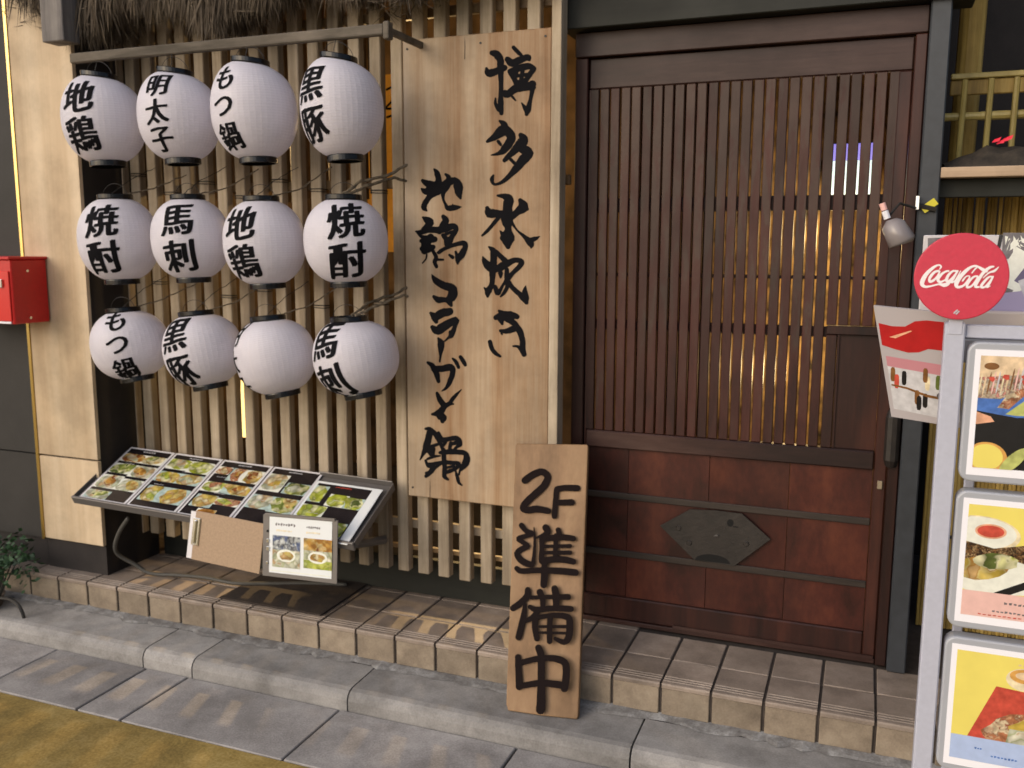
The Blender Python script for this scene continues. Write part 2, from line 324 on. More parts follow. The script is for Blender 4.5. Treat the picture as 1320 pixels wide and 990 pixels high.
GLYPHS = {  # brushed calligraphy of the big board; page units are ninths of a centimetre or so, origin per character
 (610, 50): ['240,180,60 300,200,90 345,270,85 350,380,75 355,550,55 355,700,55 350,830,70 360,950,50','285,760,20 285,830,40 330,900,60','170,380,35 195,440,85 280,420,85 400,370,70',
   '515,110,45 570,170,50 620,215,35','440,265,70 500,310,90 600,270,80 700,235,70 715,265,40','460,410,40 560,385,75 700,350,75 780,380,50','470,420,60 530,520,60 560,600,60',
   '770,390,60 700,490,60 640,590,50','520,480,40 720,455,45','640,350,50 600,600,45','545,560,35 660,520,40','410,690,70 430,720,70 530,640,90 640,620,90 750,600,90 780,620,40',
   '755,580,90 750,680,50 725,800,45 700,900,70 680,965,40','620,820,15 660,880,50 690,930,60','500,740,30 540,785,20','540,400,70 540,470,60'],
 (610, 145): ['340,110,30 390,150,80 380,220,130 290,300,90 180,370,35','400,200,90 480,290,110 470,370,100 400,470,90 330,520,50 230,545,12','320,370,40 350,410,35',
   '610,290,60 640,350,120 570,440,100 480,530,70 400,610,50','640,470,110 710,520,110 640,600,110 560,700,90 470,800,60 380,880,45 300,915,30 255,905,35 240,850,50 260,800,20','480,600,40 530,650,40'],
 (610, 235): ['310,170,25 400,180,70 450,220,120 440,330,110 430,450,140 440,540,110 445,600,80 440,700,170 440,770,120 445,820,60','345,620,15 380,670,60 420,720,100','180,330,50 210,390,110 300,400,90 380,410,90',
   '330,440,50 250,540,42 180,620,40 115,680,25','600,230,50 640,310,120 560,380,80 470,460,70','690,340,40 640,340,80','490,510,40 560,610,22 650,690,45 720,760,80 740,800,70 740,835,20','720,740,60 790,720,50 850,690,8'],
 (610, 305): ['200,130,20 260,190,80 260,300,80 250,400,90 245,520,65 235,620,60 190,700,80 185,765,30','140,650,15 180,700,60','125,260,20 150,320,70 210,390,100 280,420,80','290,190,50 370,270,60 420,330,70 360,380,90 290,420,70',
   '340,400,90 440,340,80 540,300,60 620,320,60 590,380,60 510,460,50 440,540,60 400,600,40','430,420,50 430,520,60 440,620,50 400,710,45 350,765,20','450,580,60 510,660,55 590,730,60 650,780,90 680,840,50','670,630,12 660,700,60 670,790,80',
   '280,640,50 310,720,60 340,690,45 390,600,30 420,560,30','350,470,60 350,520,25'],
 (610, 385): ['330,155,30 370,200,80 290,240,60','380,220,120 480,210,90 560,230,60','350,240,100 370,320,35','440,260,80 530,320,70 600,430,75 630,550,65 630,650,70 650,710,60','350,410,40 420,415,60 500,390,75 560,370,70','360,440,25 370,455,20',
   '510,605,20 570,610,35 620,650,60','215,550,50 240,640,50 290,700,45 345,735,30'],
 (525, 200): ['345,180,25 380,230,65 400,320,75 370,430,150 290,520,70 230,610,65 215,670,70 250,710,20','195,325,40 250,360,80 330,390,100 440,400,90 540,340,90 620,330,80 650,400,110 660,490,80 680,550,30','185,430,25 230,460,80 320,450,120',
   '490,245,30 530,290,60 500,390,90 460,470,60 460,560,30 490,630,35 520,675,60 590,670,70 650,665,45 690,660,10','580,630,15 575,670,50'],
 (525, 265): ['200,150,25 260,190,90 300,220,80 240,270,60 200,300,40','110,330,20 170,340,60 280,310,70 400,310,80 500,290,90 600,260,60 620,310,60 580,380,60 540,460,70','460,140,50 490,190,80 450,270,80 410,330,70','130,340,30 190,400,45 260,410,60',
   '180,450,50 260,440,80 350,430,70','190,550,60 260,550,100 330,530,60','220,420,70 220,580,80','300,400,80 250,510,70','330,580,40 370,660,50 350,720,50 375,780,40','390,690,30 460,690,25','250,620,20 240,680,20 195,735,15','460,380,50 500,430,60 510,490,70',
   '480,370,35 590,330,35','500,420,30 580,400,30','420,580,40 520,530,45 640,490,50 730,480,60 740,530,60 700,620,80 650,680,70 645,740,25','540,630,30 580,660,45','620,590,30 640,660,50','400,600,40 450,570,40'],
 (525, 345): ['315,90,15 360,160,70 470,230,90 570,260,100 580,340,110 540,420,90 560,480,40','340,370,40 400,410,75 480,410,60 530,430,60','@','300,580,35 360,620,90 450,580,100 540,560,90','350,640,80 370,690,50',
   '320,760,50 390,800,110 500,730,100 620,670,80 610,740,50 570,850,60 520,900,30 465,950,15','550,820,40 560,870,60'],
 (525, 440): ['395,-40,25 430,20,80 430,90,70 425,170,35 415,260,20','@','260,270,30 320,310,60 370,400,70 400,510,45','340,350,70 450,350,75 560,330,80 580,400,65 550,500,60 500,590,40 440,635,12','580,220,25 620,260,45 655,330,40','680,200,45 720,260,50 740,300,40',
   '@','380,660,35 410,730,60 470,820,70','320,930,30 410,910,80 480,830,60 540,790,50 600,710,45 690,615,12','400,920,90 450,980,100 450,1020,50','540,800,40 590,800,20'],
 (525, 535): ['230,175,25 290,190,70 270,300,80 240,420,80 200,500,40 165,570,15','310,190,50 370,260,60 420,350,50 450,430,40','310,400,40 400,370,35','270,430,90 310,500,60','340,430,40 330,500,40','260,560,30 340,530,35 420,520,20',
   '235,580,30 260,620,30 340,620,40 440,600,35','240,600,30 270,660,30 330,640,60 310,710,60 240,780,40','240,740,30 300,720,40 370,660,35 440,620,25','400,225,35 440,290,35 470,330,50','460,320,60 560,300,55 640,300,60 680,370,50 640,400,40 600,440,30',
   '450,400,35 490,350,35','560,360,50 540,430,35 570,440,25','640,350,50 560,370,40','420,480,40 520,470,60 640,470,60 740,490,60 760,560,80 740,620,80 690,700,30','460,440,50 470,560,55 480,680,55 475,780,50 520,820,30',
   '480,600,50 580,610,50 660,620,50 620,680,45 530,720,45 490,740,30','500,670,30 600,650,30','620,720,25 640,790,40 660,860,35 700,895,15','690,640,30 660,760,20'],
}
PLANKG = {
 (655, 590, 9.9): ['215,290,85 320,215,85 430,180,85 505,240,85 460,355,85 350,460,85 240,560,85 190,640,80 250,670,85 370,655,85 510,680,75','@','625,400,70 740,385,75 880,390,80','620,410,70 610,500,65 600,620,65 590,750,65','640,575,70 810,570,80'],
 (650, 665, 9.9): ['220,120,65 280,190,60 360,225,60 280,255,60 180,290,60 230,330,60 300,385,60 230,420,70 165,480,75 210,560,80 290,610,80 350,620,70','380,150,15 390,300,30 385,450,40 370,600,50','530,150,85 555,210,75 480,250,40 390,290,20',
   '480,270,65 480,430,60 480,580,70 540,600,50','690,180,65 710,250,60','500,300,70 620,280,75 760,275,75 880,290,70','500,390,42 840,385,50','500,470,42 840,470,55','480,570,75 640,555,80 780,560,80 880,585,75','660,250,55 650,550,60',
   '160,670,60 220,705,70 400,695,70 650,700,80 880,720,85 915,728,75','510,600,60 515,750,85 505,880,85'],
 (645, 745, 5.5): ['195,85,40 190,130,45 140,180,45 90,215,42','175,190,25 165,270,40 150,340,45 130,420,45','280,100,45 300,150,40 300,210,35','385,75,45 395,130,50 395,210,40','220,140,28 330,135,30 480,135,42','210,205,30 260,225,40 380,215,40 500,220,42',
   '270,230,35 230,280,40 170,310,25','250,280,40 245,350,40 260,430,40','270,280,30 380,265,35 480,280,45 492,340,48 485,420,48 450,455,40 390,430,26','280,345,20 470,345,24','280,387,18 470,392,20','355,270,38 350,350,38 350,450,38',
   '@','270,495,45 290,560,50 290,720,50 290,850,60 285,935,62','125,560,40 130,660,45 135,770,50','150,600,40 250,575,40 370,570,45 455,600,50 468,680,50 455,785,50','150,765,40 290,745,45 430,760,50'],
}
def groups(lst):
    out = [[]]
    for q in lst:
        if q == '@': out.append([])
        else: out[-1].append(q)
    return out
def parse(lst): return [[tuple(float(v) for v in p.split(',')) for p in s.split()] for s in lst]

# ------------------------------------------------------------------ SETTING: ground
KZ, PZ = -.120, -.190       # top of the kerb, top of the pavement (the shop's step is at zero)
structure(MB().box(-40, 40, -40, -.97, PZ-.10, PZ-.004).build('yellow_paving', YELLOW))
g = structure(empty('pavement', (-1, -.8, PZ)))
MB().box(-40, 40, -.97, -.40, PZ-.10, PZ-.012).build('bedding', JOINT, g)
xs = [-6.1,-5.3,-4.45,-3.62,-2.93,-2.48,-2.285,-1.63,-.97,-.32,.33,.98,1.63,2.3,2.95,3.6]
for a, b in zip(xs, xs[1:]):
    MB().box(a+.004, b-.004, -.966, -.632, PZ-.05, PZ+random.uniform(-.0015,.0015), b=.003).build('paving_slab', SLAB, g)
g = structure(empty('kerb', (-1, -.5, PZ)))
kx = [-6.2,-5.2,-4.3,-3.4,-2.50,-2.268,-1.60,-.60,.40,1.4,2.4,3.4]
kprof = [(-.628, PZ-.06), (-.628, PZ+.035), (-.622, PZ+.052), (-.610, PZ+.064), (-.592, KZ-.001), (-.430, KZ+.002), (-.430, PZ-.06)]
for a, b in zip(kx, kx[1:]):
    mb = MB(); mb.prism([(y, z) for y, z in kprof], a+.003, b-.003); mb.v = [(v[1], v[0], v[2]) for v in mb.v]
    fix_normals(mb.build('kerb_stone', KERB, g))
# ragged mortar between kerb and riser
mb = MB(); N = 260
rnd = random.Random(3)
for i in range(N):
    x0 = -6.2 + i*9.6/N; x1 = x0 + 9.6/N
    if i == 0: h0 = .01; w0 = .45
    h1 = .0045+rnd.random()*.006; w1 = .422+rnd.random()*.03
    mb.quad((x0, -w0-.004, KZ+.0035), (x1, -w1-.004, KZ+.0035), (x1, -w1+.008, KZ+h1), (x0, -w0+.008, KZ+h0))
    mb.quad((x0, -w0+.008, KZ+h0), (x1, -w1+.008, KZ+h1), (x1, -.392, KZ+h1+.006), (x0, -.392, KZ+h0+.006)); h0, w0 = h1, w1
structure(mb.build('mortar_strip', MORTAR))

# step with its tiles
step = structure(empty('step', (-1.5, -.2, 0)))
MB().box(-6.2, 3.4, -.392, 2.6, -.3, -.006).build('step_core', GROUT, step)
PT = .163; nprof = None
def nosing():
    mb = MB(); w = PT-.009
    pr = [(-.402,-.016),(-.402,-.006),(-.399,-.001),(-.392,0)]
    y = -.385
    for k in range(3): pr += [(y,0),(y+.002,-.0035),(y+.006,-.0035),(y+.008,0)]; y += .016
    pr += [(-.224,0),(-.224,-.016)]
    k = len(pr); mb.v = [(-w/2, p, z) for p, z in pr]+[(w/2, p, z) for p, z in pr]
    for i in range(k-1): mb.f.append((i, k+i, k+i+1, i+1)); mb.m.append(0)
    mb.f.append(tuple(range(k))); mb.f.append(tuple(reversed(range(k, 2*k)))); mb.m += [0, 0]
    return mb.mesh('nosing_tile', TILE)
def tilemesh(name, w, y0, y1, z0, z1, m, b=.0025): return MB().box(-w/2, w/2, y0, y1, z0, z1, b=b).mesh(name, m)
nm = nosing(); t1 = tilemesh('floor_tile', PT-.009, -.216, -.028, -.016, 0, TILE); t2 = tilemesh('floor_tile', PT-.009, -.022, .168, -.016, 0, TILE); t3 = tilemesh('floor_tile', PT-.009, .174, .364, -.016, 0, TILE)
rm = tilemesh('riser_tile', PT-.010, -.4, -.384, -.1085, -.017, RISER)
def inst(name, me, parent, loc, rot=None):
    o = bpy.data.objects.new(name, me); COL.objects.link(o); o.parent = parent; o.location = loc
    if rot: o.rotation_euler = rot
    return o
for k in range(-16, 18):
    x = -.802 + PT*k + 1.5
    for nme, me in (('nosing_tile', nm), ('floor_tile', t1), ('riser_tile', rm)):
        inst(nme, me, step, (x, .2, random.uniform(-.0006, .0006)), (0, 0, random.uniform(-.002,.002)))
    if x-1.5 < -.8:
        for me in (t2, t3): inst('floor_tile', me, step, (x, .2, 0))

# ------------------------------------------------------------------ SETTING: walls, beams, shop interior
wall = structure(empty('side_wall', (-4.6, -.3, 0)))
MB().box(-6.2, -3.318, -.325, .1, .512, 3.4).build('wall_panel', DARKW, wall)
MB().box(-6.2, -3.318, -.325, .1, .132, .506).build('wall_panel', DARKW, wall)
MB().box(-6.2, -3.318, -.305, .1, 0, .128).build('wall_base', DARKB, wall)
colm = empty('clad_column', (-3.14, -.15, 0), 'cream wood clad column with dark side between the dark wall and the lanterns', 'column')
MB().box(-3.316, -3.302, -.334, -.30, .13, 3.4).build('gold_edge_strip', GOLD, colm)
MB().box(-3.30, -2.972, -.33, -.312, .512, 3.4, b=.001).build('cream_panel', CREAM, colm)
MB().box(-3.30, -2.972, -.33, -.312, .136, .504, b=.001).build('cream_panel', CREAM, colm)
MB().box(-3.31, -2.976, -.311, .0, .0, 3.4).build('dark_core', DARKB, colm)
MB().box(-3.0, -2.89, -.44, -.36, 2.17, 2.9, b=.003).build('grey_bracket_post', GREYW, None)
o = bpy.data.objects['grey_bracket_post']; tag(o, 'weathered grey wooden post end hanging under the thatch at the column', 'post')
o = MB().box(-1.035, .25, -.07, .10, 2.139, 2.9, b=.003).build('header_beam', BEAMD); tag(o, 'near black broad beam above the sliding door', 'beam')
# room behind the screens
room = structure(empty('shop_interior', (-1.5, 1.2, 0)))
ROOMW = plain('room_wall', (.20,.125,.05), .8, noise=.95, nscale=16)  # strong mottling puts golden glints into the wall colour
ROOMD = plain('room_dark', (.13,.080,.040), .8, noise=.6, nscale=7)
MB().box(-3.4, .3, 1.9, 2.0, 0, 2.9).build('back_wall', ROOMD, room)
MB().box(-3.4, -3.3, .1, 1.9, 0, 2.9).build('end_wall', ROOMD, room)
MB().box(-3.4, .3, .1, 2.0, 2.9, 3.0).build('ceiling_panel', ROOMD, room)
MB().box(-.62, .13, .62, .66, 0, 2.9).build('gold_wall', ROOMW, room)
MB().box(-1.02, -.98, .1, 1.9, 0, 2.9).build('partition', ROOMD, room)
MB().box(.135, .18, .08, 1.9, 0, 2.9).build('door_side_wall', ROOMD, room)
structure(MB().box(.205, 4, 1.3, 1.4, -.02, 3.4).build('alley_wall', DARKB))
structure(MB().box(-6.2, 4, 2.05, 2.1, 0, 3.4).build('rear_wall', DARKB))

# ------------------------------------------------------------------ slatted screen
scr = empty('slatted_screen', (-2.0, -.08, 0), 'screen of pale square vertical slats behind the lanterns and signboard', 'screen')
sm = MB().box(-.0235, .0235, -.02, .02, 0, 2.75, b=.003).mesh('slat', SLAT)
sx = [-1.682 + .0892*k + .0235 for k in range(-15, 7)] 
for i, x in enumerate(sx):
    o = inst('slat', sm, scr, (x+2.0, random.uniform(-.002,.002), .128+random.uniform(-.004,.004)))
    if i % 2 == 0: o.rotation_euler = (0, 0, math.pi)
MB().box(-2.9, -1.0, -.058, -.035, .296, .330, b=.002).build('rail', SLAT, scr)
MB().box(-2.9, -1.0, -.058, -.038, .205, .222, b=.002).build('rail', BAMBOO, scr)
MB().box(-2.97, -1.0, -.058, -.035, 1.62, 1.655, b=.002).build('rail', BAMBOO, scr)
MB().box(-2.97, -1.0, -.058, -.035, 2.225, 2.26, b=.002).build('rail', BAMBOO, scr)
for i, (k, z) in enumerate([(1,1.70),(3,1.62),(5,1.66),(7,1.60),(9,1.66),(11,1.62),(14,1.61),(2,1.25),(6,1.20),(8,1.23),(11,1.17),(14,1.19),(1,2.02),(4,2.05)]):
    x = sx[k]; mb = MB()
    mb.tube([(x-.0255,-.06,z),(x-.0255,-.1025,z+.002),(x+.0255,-.1025,z+.002),(x+.0255,-.06,z)], .0022, 5)
    mb.tube([(x-.0255,-.06,z-.008),(x-.0255,-.1025,z-.007),(x+.0255,-.1025,z-.009),(x+.0255,-.06,z-.008)], .0018, 5)
    mb.build('wire_tie', WIREM, scr)
o = MB().box(-2.95, -1.04, .0, .03, .001, .15, b=.002).build('dark_plinth_board', BEAMD); tag(o, 'low dark board standing on the tiles behind the slats', 'board')
# bamboo poles filling the gaps behind the upper part
bs = empty('bamboo_screen', (-2.4, -.01, .7), 'brown bamboo pole screen close behind the left slats', 'bamboo screen')
def culm(h, r, seed):
    rd = random.Random(seed); mb = MB(); pts = []; rs = []; z = 0; nxt = rd.uniform(.1,.3)
    while z < h:
        z2 = min(z+nxt, h); pts += [(0,0,z+.004),(0,0,z2-.004),(0,0,z2)]; rs += [r, r, r*1.10]; z = z2; nxt = rd.uniform(.22,.34)
    mb.tube(pts, rs, 8); mb.smooth = False; return mb.mesh('bamboo_pole', BAMBOO)
cm = [culm(1.5, .0175, s) for s in (1,2,3)]
for i in range(27):
    x = -2.965 + i*.0446 
    if x > -1.78: break
    inst('bamboo_pole', cm[i % 3], bs, (x+2.4, random.uniform(-.004,.004), .92+random.uniform(-.05,.05)), (0, random.uniform(-.004,.004), random.uniform(0,6)))

# warm lamps inside the shop (their glow is seen through the slats)
LAMPG = plain('lamp_glow', (1,.78,.35), .5, emit=2.6, ecol=(1,.66,.22))
LAMPD = plain('lamp_glow_dim', (1,.6,.2), .5, emit=1.6, ecol=(1,.62,.20))
def warm(name, loc, energy, size=.06, col=(1,.66,.28)):
    l = bpy.data.lights.new(name, 'POINT'); l.energy = energy; l.color = col; l.shadow_soft_size = size
    o = bpy.data.objects.new(name, l); COL.objects.link(o); o.location = loc; return o
lp = empty('paper_lamp', (-2.74, .36, 0), 'glowing slim lamp standing behind the slats under the lanterns', 'lamp')
mb = MB(); mb.tube([(-2.74,.36,.50),(-2.74,.36,.86)], [.030,.016], 10, caps=True); mb.build('lamp_shade', LAMPG, lp)
MB().tube([(-2.74,.36,0),(-2.74,.36,.50)], .008, 6).build('lamp_stem', WIREM, lp)
MB().tube([(-2.74,.36,0),(-2.74,.36,.015)], .06, 12).build('lamp_foot', WIREM, lp)
def spot(loc, tgt, energy, cone, size=.012):
    l = bpy.data.lights.new('room_lamp', 'SPOT'); l.energy = energy; l.color = (1,.66,.28); l.shadow_soft_size = size; l.spot_size = R(cone); l.spot_blend = .35
    o = bpy.data.objects.new('room_lamp', l); COL.objects.link(o); o.location = loc; o.rotation_euler = (Vector(loc)-Vector(tgt)).to_track_quat('Z', 'Y').to_euler()
spot((-2.62, .92, .86), (-2.45, -.36, -.05), 95, 34)
spot((-1.80, .90, .84), (-1.30, -.50, -.05), 52, 26)
warm('room_lamp', (-2.2, 1.0, 1.9), 26, .05)
warm('entrance_lamp', (-.10, .36, 1.45), 9, .05, (1,.70,.32))
warm('entrance_lamp', (-.25, .34, .95), 7, .05, (1,.70,.32))
ban = empty('orange_banner', (-1.93, .25, 1.2), 'orange cloth banner with dark writing hanging behind the slats', 'banner')
ORANGE = plain('orange_cloth', (.75,.30,.03), .8, noise=.15, nscale=30, emit=.22, ecol=(.75,.30,.03))  # low emission puts lamplight into the cloth itself
MB().box(-1.99, -1.81, .25, .256, 1.38, 2.10).build('banner_cloth', ORANGE, ban)
tw = lambda x, y: Vector((-1.90 + x*.001, .2495, 2.05 - y*.001))
strokes_mesh(parse(['10,10,9 45,0,9 60,25,9 30,60,9 5,85,9 60,85,9', '10,120,9 60,115,9 40,180,9', '-80,10,9 -30,10,9', '-60,0,9 -60,80,9']), tw, (0,-1,0)).build('banner_writing', INK, ban)

# ------------------------------------------------------------------ hanging rod and its post
rodo = empty('lantern_frame', (-2.2, -.39, 2.1), 'weathered grey horizontal rod with its end post from which the lanterns hang', 'frame')
RY = -.39
mb = MB(); a = at(93, 83, RY); b = at(486, 50, RY)
MB().box(a.x, b.x+.03, RY-.013, RY+.013, 2.094, 2.130, b=.004).build('rod', RODW, rodo)
MB().box(b.x+.0305, b.x+.052, RY-.016, RY+.018, 2.08, 2.136, b=.003).build('end_block', RODW, rodo)
MB().box(b.x+.034, b.x+.050, RY+.0185, -.101, 2.098, 2.120, b=.002).build('bracket', RODW, rodo)

# ------------------------------------------------------------------ lanterns
dg = None
def glyph_mesh(txt, offset=0.0):
    c = bpy.data.curves.new('t', 'FONT'); c.body = txt; c.offset = offset; c.resolution_u = 3
    o = bpy.data.objects.new('t', c); COL.objects.link(o)
    me = bpy.data.meshes.new_from_object(o.evaluated_get(bpy.context.evaluated_depsgraph_get()))
    bpy.data.objects.remove(o); bpy.data.curves.remove(c)
    bm = bmesh.new(); bm.from_mesh(me); bpy.data.meshes.remove(me)
    bmesh.ops.remove_doubles(bm, verts=bm.verts, dist=1e-5)
    xs = [v.co.x for v in bm.verts]; ys = [v.co.y for v in bm.verts]
    cx, cy = (min(xs)+max(xs))/2, (min(ys)+max(ys))/2
    for v in bm.verts: v.co.x -= cx; v.co.y -= cy
    for ax in (0, 1):
        for k in range(-5, 6):
            co = [0, 0, 0]; no = [0, 0, 0]; co[ax] = k*.1; no[ax] = 1
            bmesh.ops.bisect_plane(bm, geom=bm.verts[:]+bm.edges[:]+bm.faces[:], plane_co=co, plane_no=no)
    return bm
GC = {}
def glyph(ch):
    if ch not in GC:
        bm = glyph_mesh(ch); bm.verts.index_update()
        GC[ch] = ([tuple(v.co) for v in bm.verts], [tuple(v.index for v in f.verts) for f in bm.faces]); bm.free()
    return GC[ch]
RIBS = 34
def body_r(t, a, tr):         # t in -1..1
    return a*math.sqrt(max(0, 1-t*t*(1-(tr/a)**2)*1.0)) if False else a*(1-(1-tr/a)*abs(t)**2.6)**.62 if False else a*(max(0.0, 1-(1-(tr/a)**2.25)*abs(t)**2.25))**(1/2.25)
def make_lantern(px, py, rx, ry, Y, text, az_off, tilt, ringtilt, label, rt=.42):
    c = at(px, py, Y); d = (c-CAM).dot(FWD)
    cosr = (c-CAM).length/d
    Rw = rx*d/FPX/((1+cosr)/2); Hw = ry*d/FPX*.985
    root = empty('paper_lantern', c, label, 'lantern', 'white paper lanterns hung in three rows', rot=(0, R(tilt), 0))
    tr = Rw*rt; k = math.tan(R(ringtilt)); ringh = .020; hb = Hw-ringh
    def shear(x, y, z):
        t = z/hb; return 0 if t < .2 else -k*x*((min(t, 1)-.2)/.8)**2
    def rad(z): return body_r(max(-1, min(1, z/hb)), Rw, tr)
    prof = []
    for i in range(RIBS):
        z0 = -hb + 2*hb*i/RIBS; z1 = -hb + 2*hb*(i+1)/RIBS; zm = (z0+z1)/2
        prof += [(rad(z0), z0), (rad(zm)-.0004, zm)]
    prof.append((rad(hb), hb))
    mb = MB(); mb.lathe(prof, 48, shear=shear); mb.smooth = False
    mb.local('paper_shade', PAPER, root)
    for s, nm_ in ((1, 'top_ring'), (-1, 'bottom_ring')):
        mb = MB(); z = s*hb; r0 = tr+.002
        p = [(r0-.004, z-.002*s), (r0, z-.002*s), (r0+.0015, z+.004*s), (r0+.0015, z+s*(ringh-.002)), (r0-.001, z+s*ringh), (r0-.006, z+s*ringh), (r0-.006, z-.002*s)]
        mb.lathe(p if s > 0 else list(reversed(p)), 36, shear=shear if s > 0 else None); mb.smooth = False
        if s < 0: mb.poly([(r0*.98*math.cos(a*math.pi/12), -r0*.98*math.sin(a*math.pi/12), z+.0) for a in range(24)])
        mb.local(nm_, BLACK, root)
    # wire hoop over the top
    mb = MB(); mb.tube([((r0-.004)*math.cos(a), 0, hb+ringh*.6 - k*(r0*math.cos(a)) + .05*math.sin(a)) for a in [math.pi*i/12 for i in range(13)]], .0011, 5); mb.local('wire_hoop', WIREM, root)
    # brushed characters
    n = len(text)
    if n:
        mb = MB(); size = (.130 if n == 2 else .093)*Rw/.15; pitch = size*1.05; az = math.atan2(CAM.x-c.x, -(CAM.y-c.y)) + az_off
        for i, ch in enumerate(text):
            vs, fs = glyph(ch); cz = ((n-1)/2-i)*pitch
            for dx, dy in ((-.038, -.012), (-.014, .012), (.014, -.012), (.038, .012)):
                base = len(mb.v)
                for (x, y, _) in vs:
                    u = (x+dx)*size*1.04; v = cz+(y+dy+.10*x+.012*math.sin(9*x+5*y))*size
                    r = rad(v)+.0012+dx*.003; a = az + u/max(r, .09)
                    xx, yy = r*math.sin(a), -r*math.cos(a)
                    mb.v.append((xx, yy, v + shear(xx, yy, v)))
                for f in fs: mb.f.append(tuple(base+q for q in f)); mb.m.append(0)
        mb.local('writing', INK, root)
    return root, c, Rw, hb
g = lambda px, R_: math.asin(max(-.98, min(.98, px)))*1.0
LAN = [
 (134,155,54,60,-.40,'地鶏',-.66,-3,10,'white lantern with two characters beside the cream column, leftmost of the top row'),
 (231,151,53.5,61,-.40,'明太子',-.56,-3,10,'white lantern reading three different kanji, second in the top row'),
 (328,144,56.5,67,-.40,'もつ鍋',-.78,-3,10,'white lantern with two kana and a kanji, third in the top row'),
 (441,140,55,68,-.40,'黒豚',-.88,-3,12,'white lantern turned left under the rod end, rightmost of the top row'),
 (153,309,51.5,58,-.36,'焼酎',-.44,-2,1,'white lantern with two characters beside the cream column, leftmost of the middle row'),
 (246,308,50.5,57,-.36,'馬刺',-.36,-2,1,'white lantern of the middle row between the leftmost and the third one'),
 (341,313,53,60,-.36,'地鶏',-.66,-3,2,'white lantern turned left, third in the middle row'),
 (446,311,54.5,60,-.36,'焼酎',.02,-2,2,'white lantern facing straight out with large characters, beside the signboard in the middle row'),
 (168,444,50,49,-.33,'もつ鍋',-.32,-11,5,'white lantern above the left menu sheets, leftmost of the bottom row'),
 (262,451,51,52,-.33,'黒豚',-.80,-11,5,'white lantern turned left, second in the bottom row'),
 (355,459,52,54,-.33,'明太子',-1.42,-11,5,'blank looking white lantern with its characters turned away to the left in the bottom row'),
 (459,460,55.5,54,-.33,'馬刺',-.84,-11,8,'white lantern hung from a twisted cord, rightmost of the bottom row'),
]
roots = []
for a in LAN: roots.append(make_lantern(*a))
def cord(pts, r, lantern_i, name='straw_cord', mat=CORD, twist=True):
    rt, c, Rw, hb = roots[lantern_i]; rd = random.Random(lantern_i)
    inv = (Matrix.Translation(rt.location) @ rt.rotation_euler.to_matrix().to_4x4()).inverted()
    out = []
    P = [Vector(p) for p in pts]
    for i in range(len(P)-1):
        for k in range(6):
            t = k/6; out.append(P[i].lerp(P[i+1], t) + Vector((rd.uniform(-1,1), rd.uniform(-1,1), rd.uniform(-1,1)))*.0025)
    out.append(P[-1]); mb = MB(); mb.tube([inv @ p for p in out], [r*(1+.3*rd.random()) for _ in out], 6); mb.local(name, mat, rt)
# cords from the lantern tops back to the slats
def C(i): rt, c, Rw, hb = roots[i]; return c + Vector((0,0,hb+.018))
for i in range(4):
    c = C(i); cord([c+Vector((-.03,0,0)), c+Vector((-.02,.005,.07)), (c.x-.01, RY, 2.10)], .0012, i, 'hanging_wire', WIREM)
for i, ex, ez in ((4,1,.03),(5,1,.05),(6,1,.06),(8,1,.03),(9,1,.05),(10,1,.05)):
    c = C(i); cord([c+Vector((.02,.01,.0)), c+Vector((.075,.12,.03)), c+Vector((.15,.23,.06+ez))], .0022, i)
    cord([c+Vector((-.03,0,0)), c+Vector((-.01,.08,.06)), c+Vector((.02,.2,.12))], .0012, i, 'hanging_wire', WIREM)
for i in (7, 11):
    c = C(i)
    cord([c+Vector((-.015,0,0)), c+Vector((.03,.06,.05)), c+Vector((.09,.14,.075)), c+Vector((.14,.22,.12))], .0045, i)
    cord([c+Vector((.0,0,0)), c+Vector((.05,.07,.035)), c+Vector((.11,.16,.07)), c+Vector((.14,.24,.05))], .0045, i)

# ------------------------------------------------------------------ big signboard
BY = -.15
sb = empty('wooden_signboard', (-1.3, -.135, .45), 'tall pale wooden signboard with black brush calligraphy fixed on the slats', 'signboard')
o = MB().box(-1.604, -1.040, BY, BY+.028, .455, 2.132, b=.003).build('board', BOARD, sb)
MB().box(-1.0395, -1.005, BY-.002, -.088, .20, 2.75, b=.002).build('edge_slat', SLAT, scr)
for (ox, oy), lst in GLYPHS.items():
    tw = lambda x, y, ox=ox, oy=oy: at(ox + x/9.9, oy + y/9.9, BY)
    for gl in groups(lst): strokes_mesh(parse(gl), tw, (0,-1,0), lift=.0006, jitter=.06, bold=1.12).build('painted_character', INK, sb)

# ------------------------------------------------------------------ leaning plank sign
f0 = Vector((-1.045, -.52, KZ+.004)); 
top = Vector((-1.150, -.185, .706)); 
tl, tr_ = Vector((-1.150,-.200,.706)), Vector((-.886,-.186,.720)); bl, br_ = Vector((-1.058,-.522,KZ+.003)), Vector((-.808,-.500,KZ+.003))
# fit the four corners to what is seen while keeping a straight, flat plank
tl = at(664.5,571.5,-.200); tr_ = at(758,573,-.188)
def at_z(px, py, z): d = ray(px, py); return CAM + d*((z-CAM.z)/d.z)
bl = at_z(652,917,KZ+.003); br_ = at_z(745,928,KZ+.003)
nrm = (tr_-tl).cross(bl-tl).normalized()
if nrm.y > 0: nrm = -nrm
pk = empty('leaning_plank_sign', (bl+br_)/2, 'short wooden plank sign with thick black marker writing leaning on the step', 'sign')
off = pk.location
mb = MB(); TH = .022
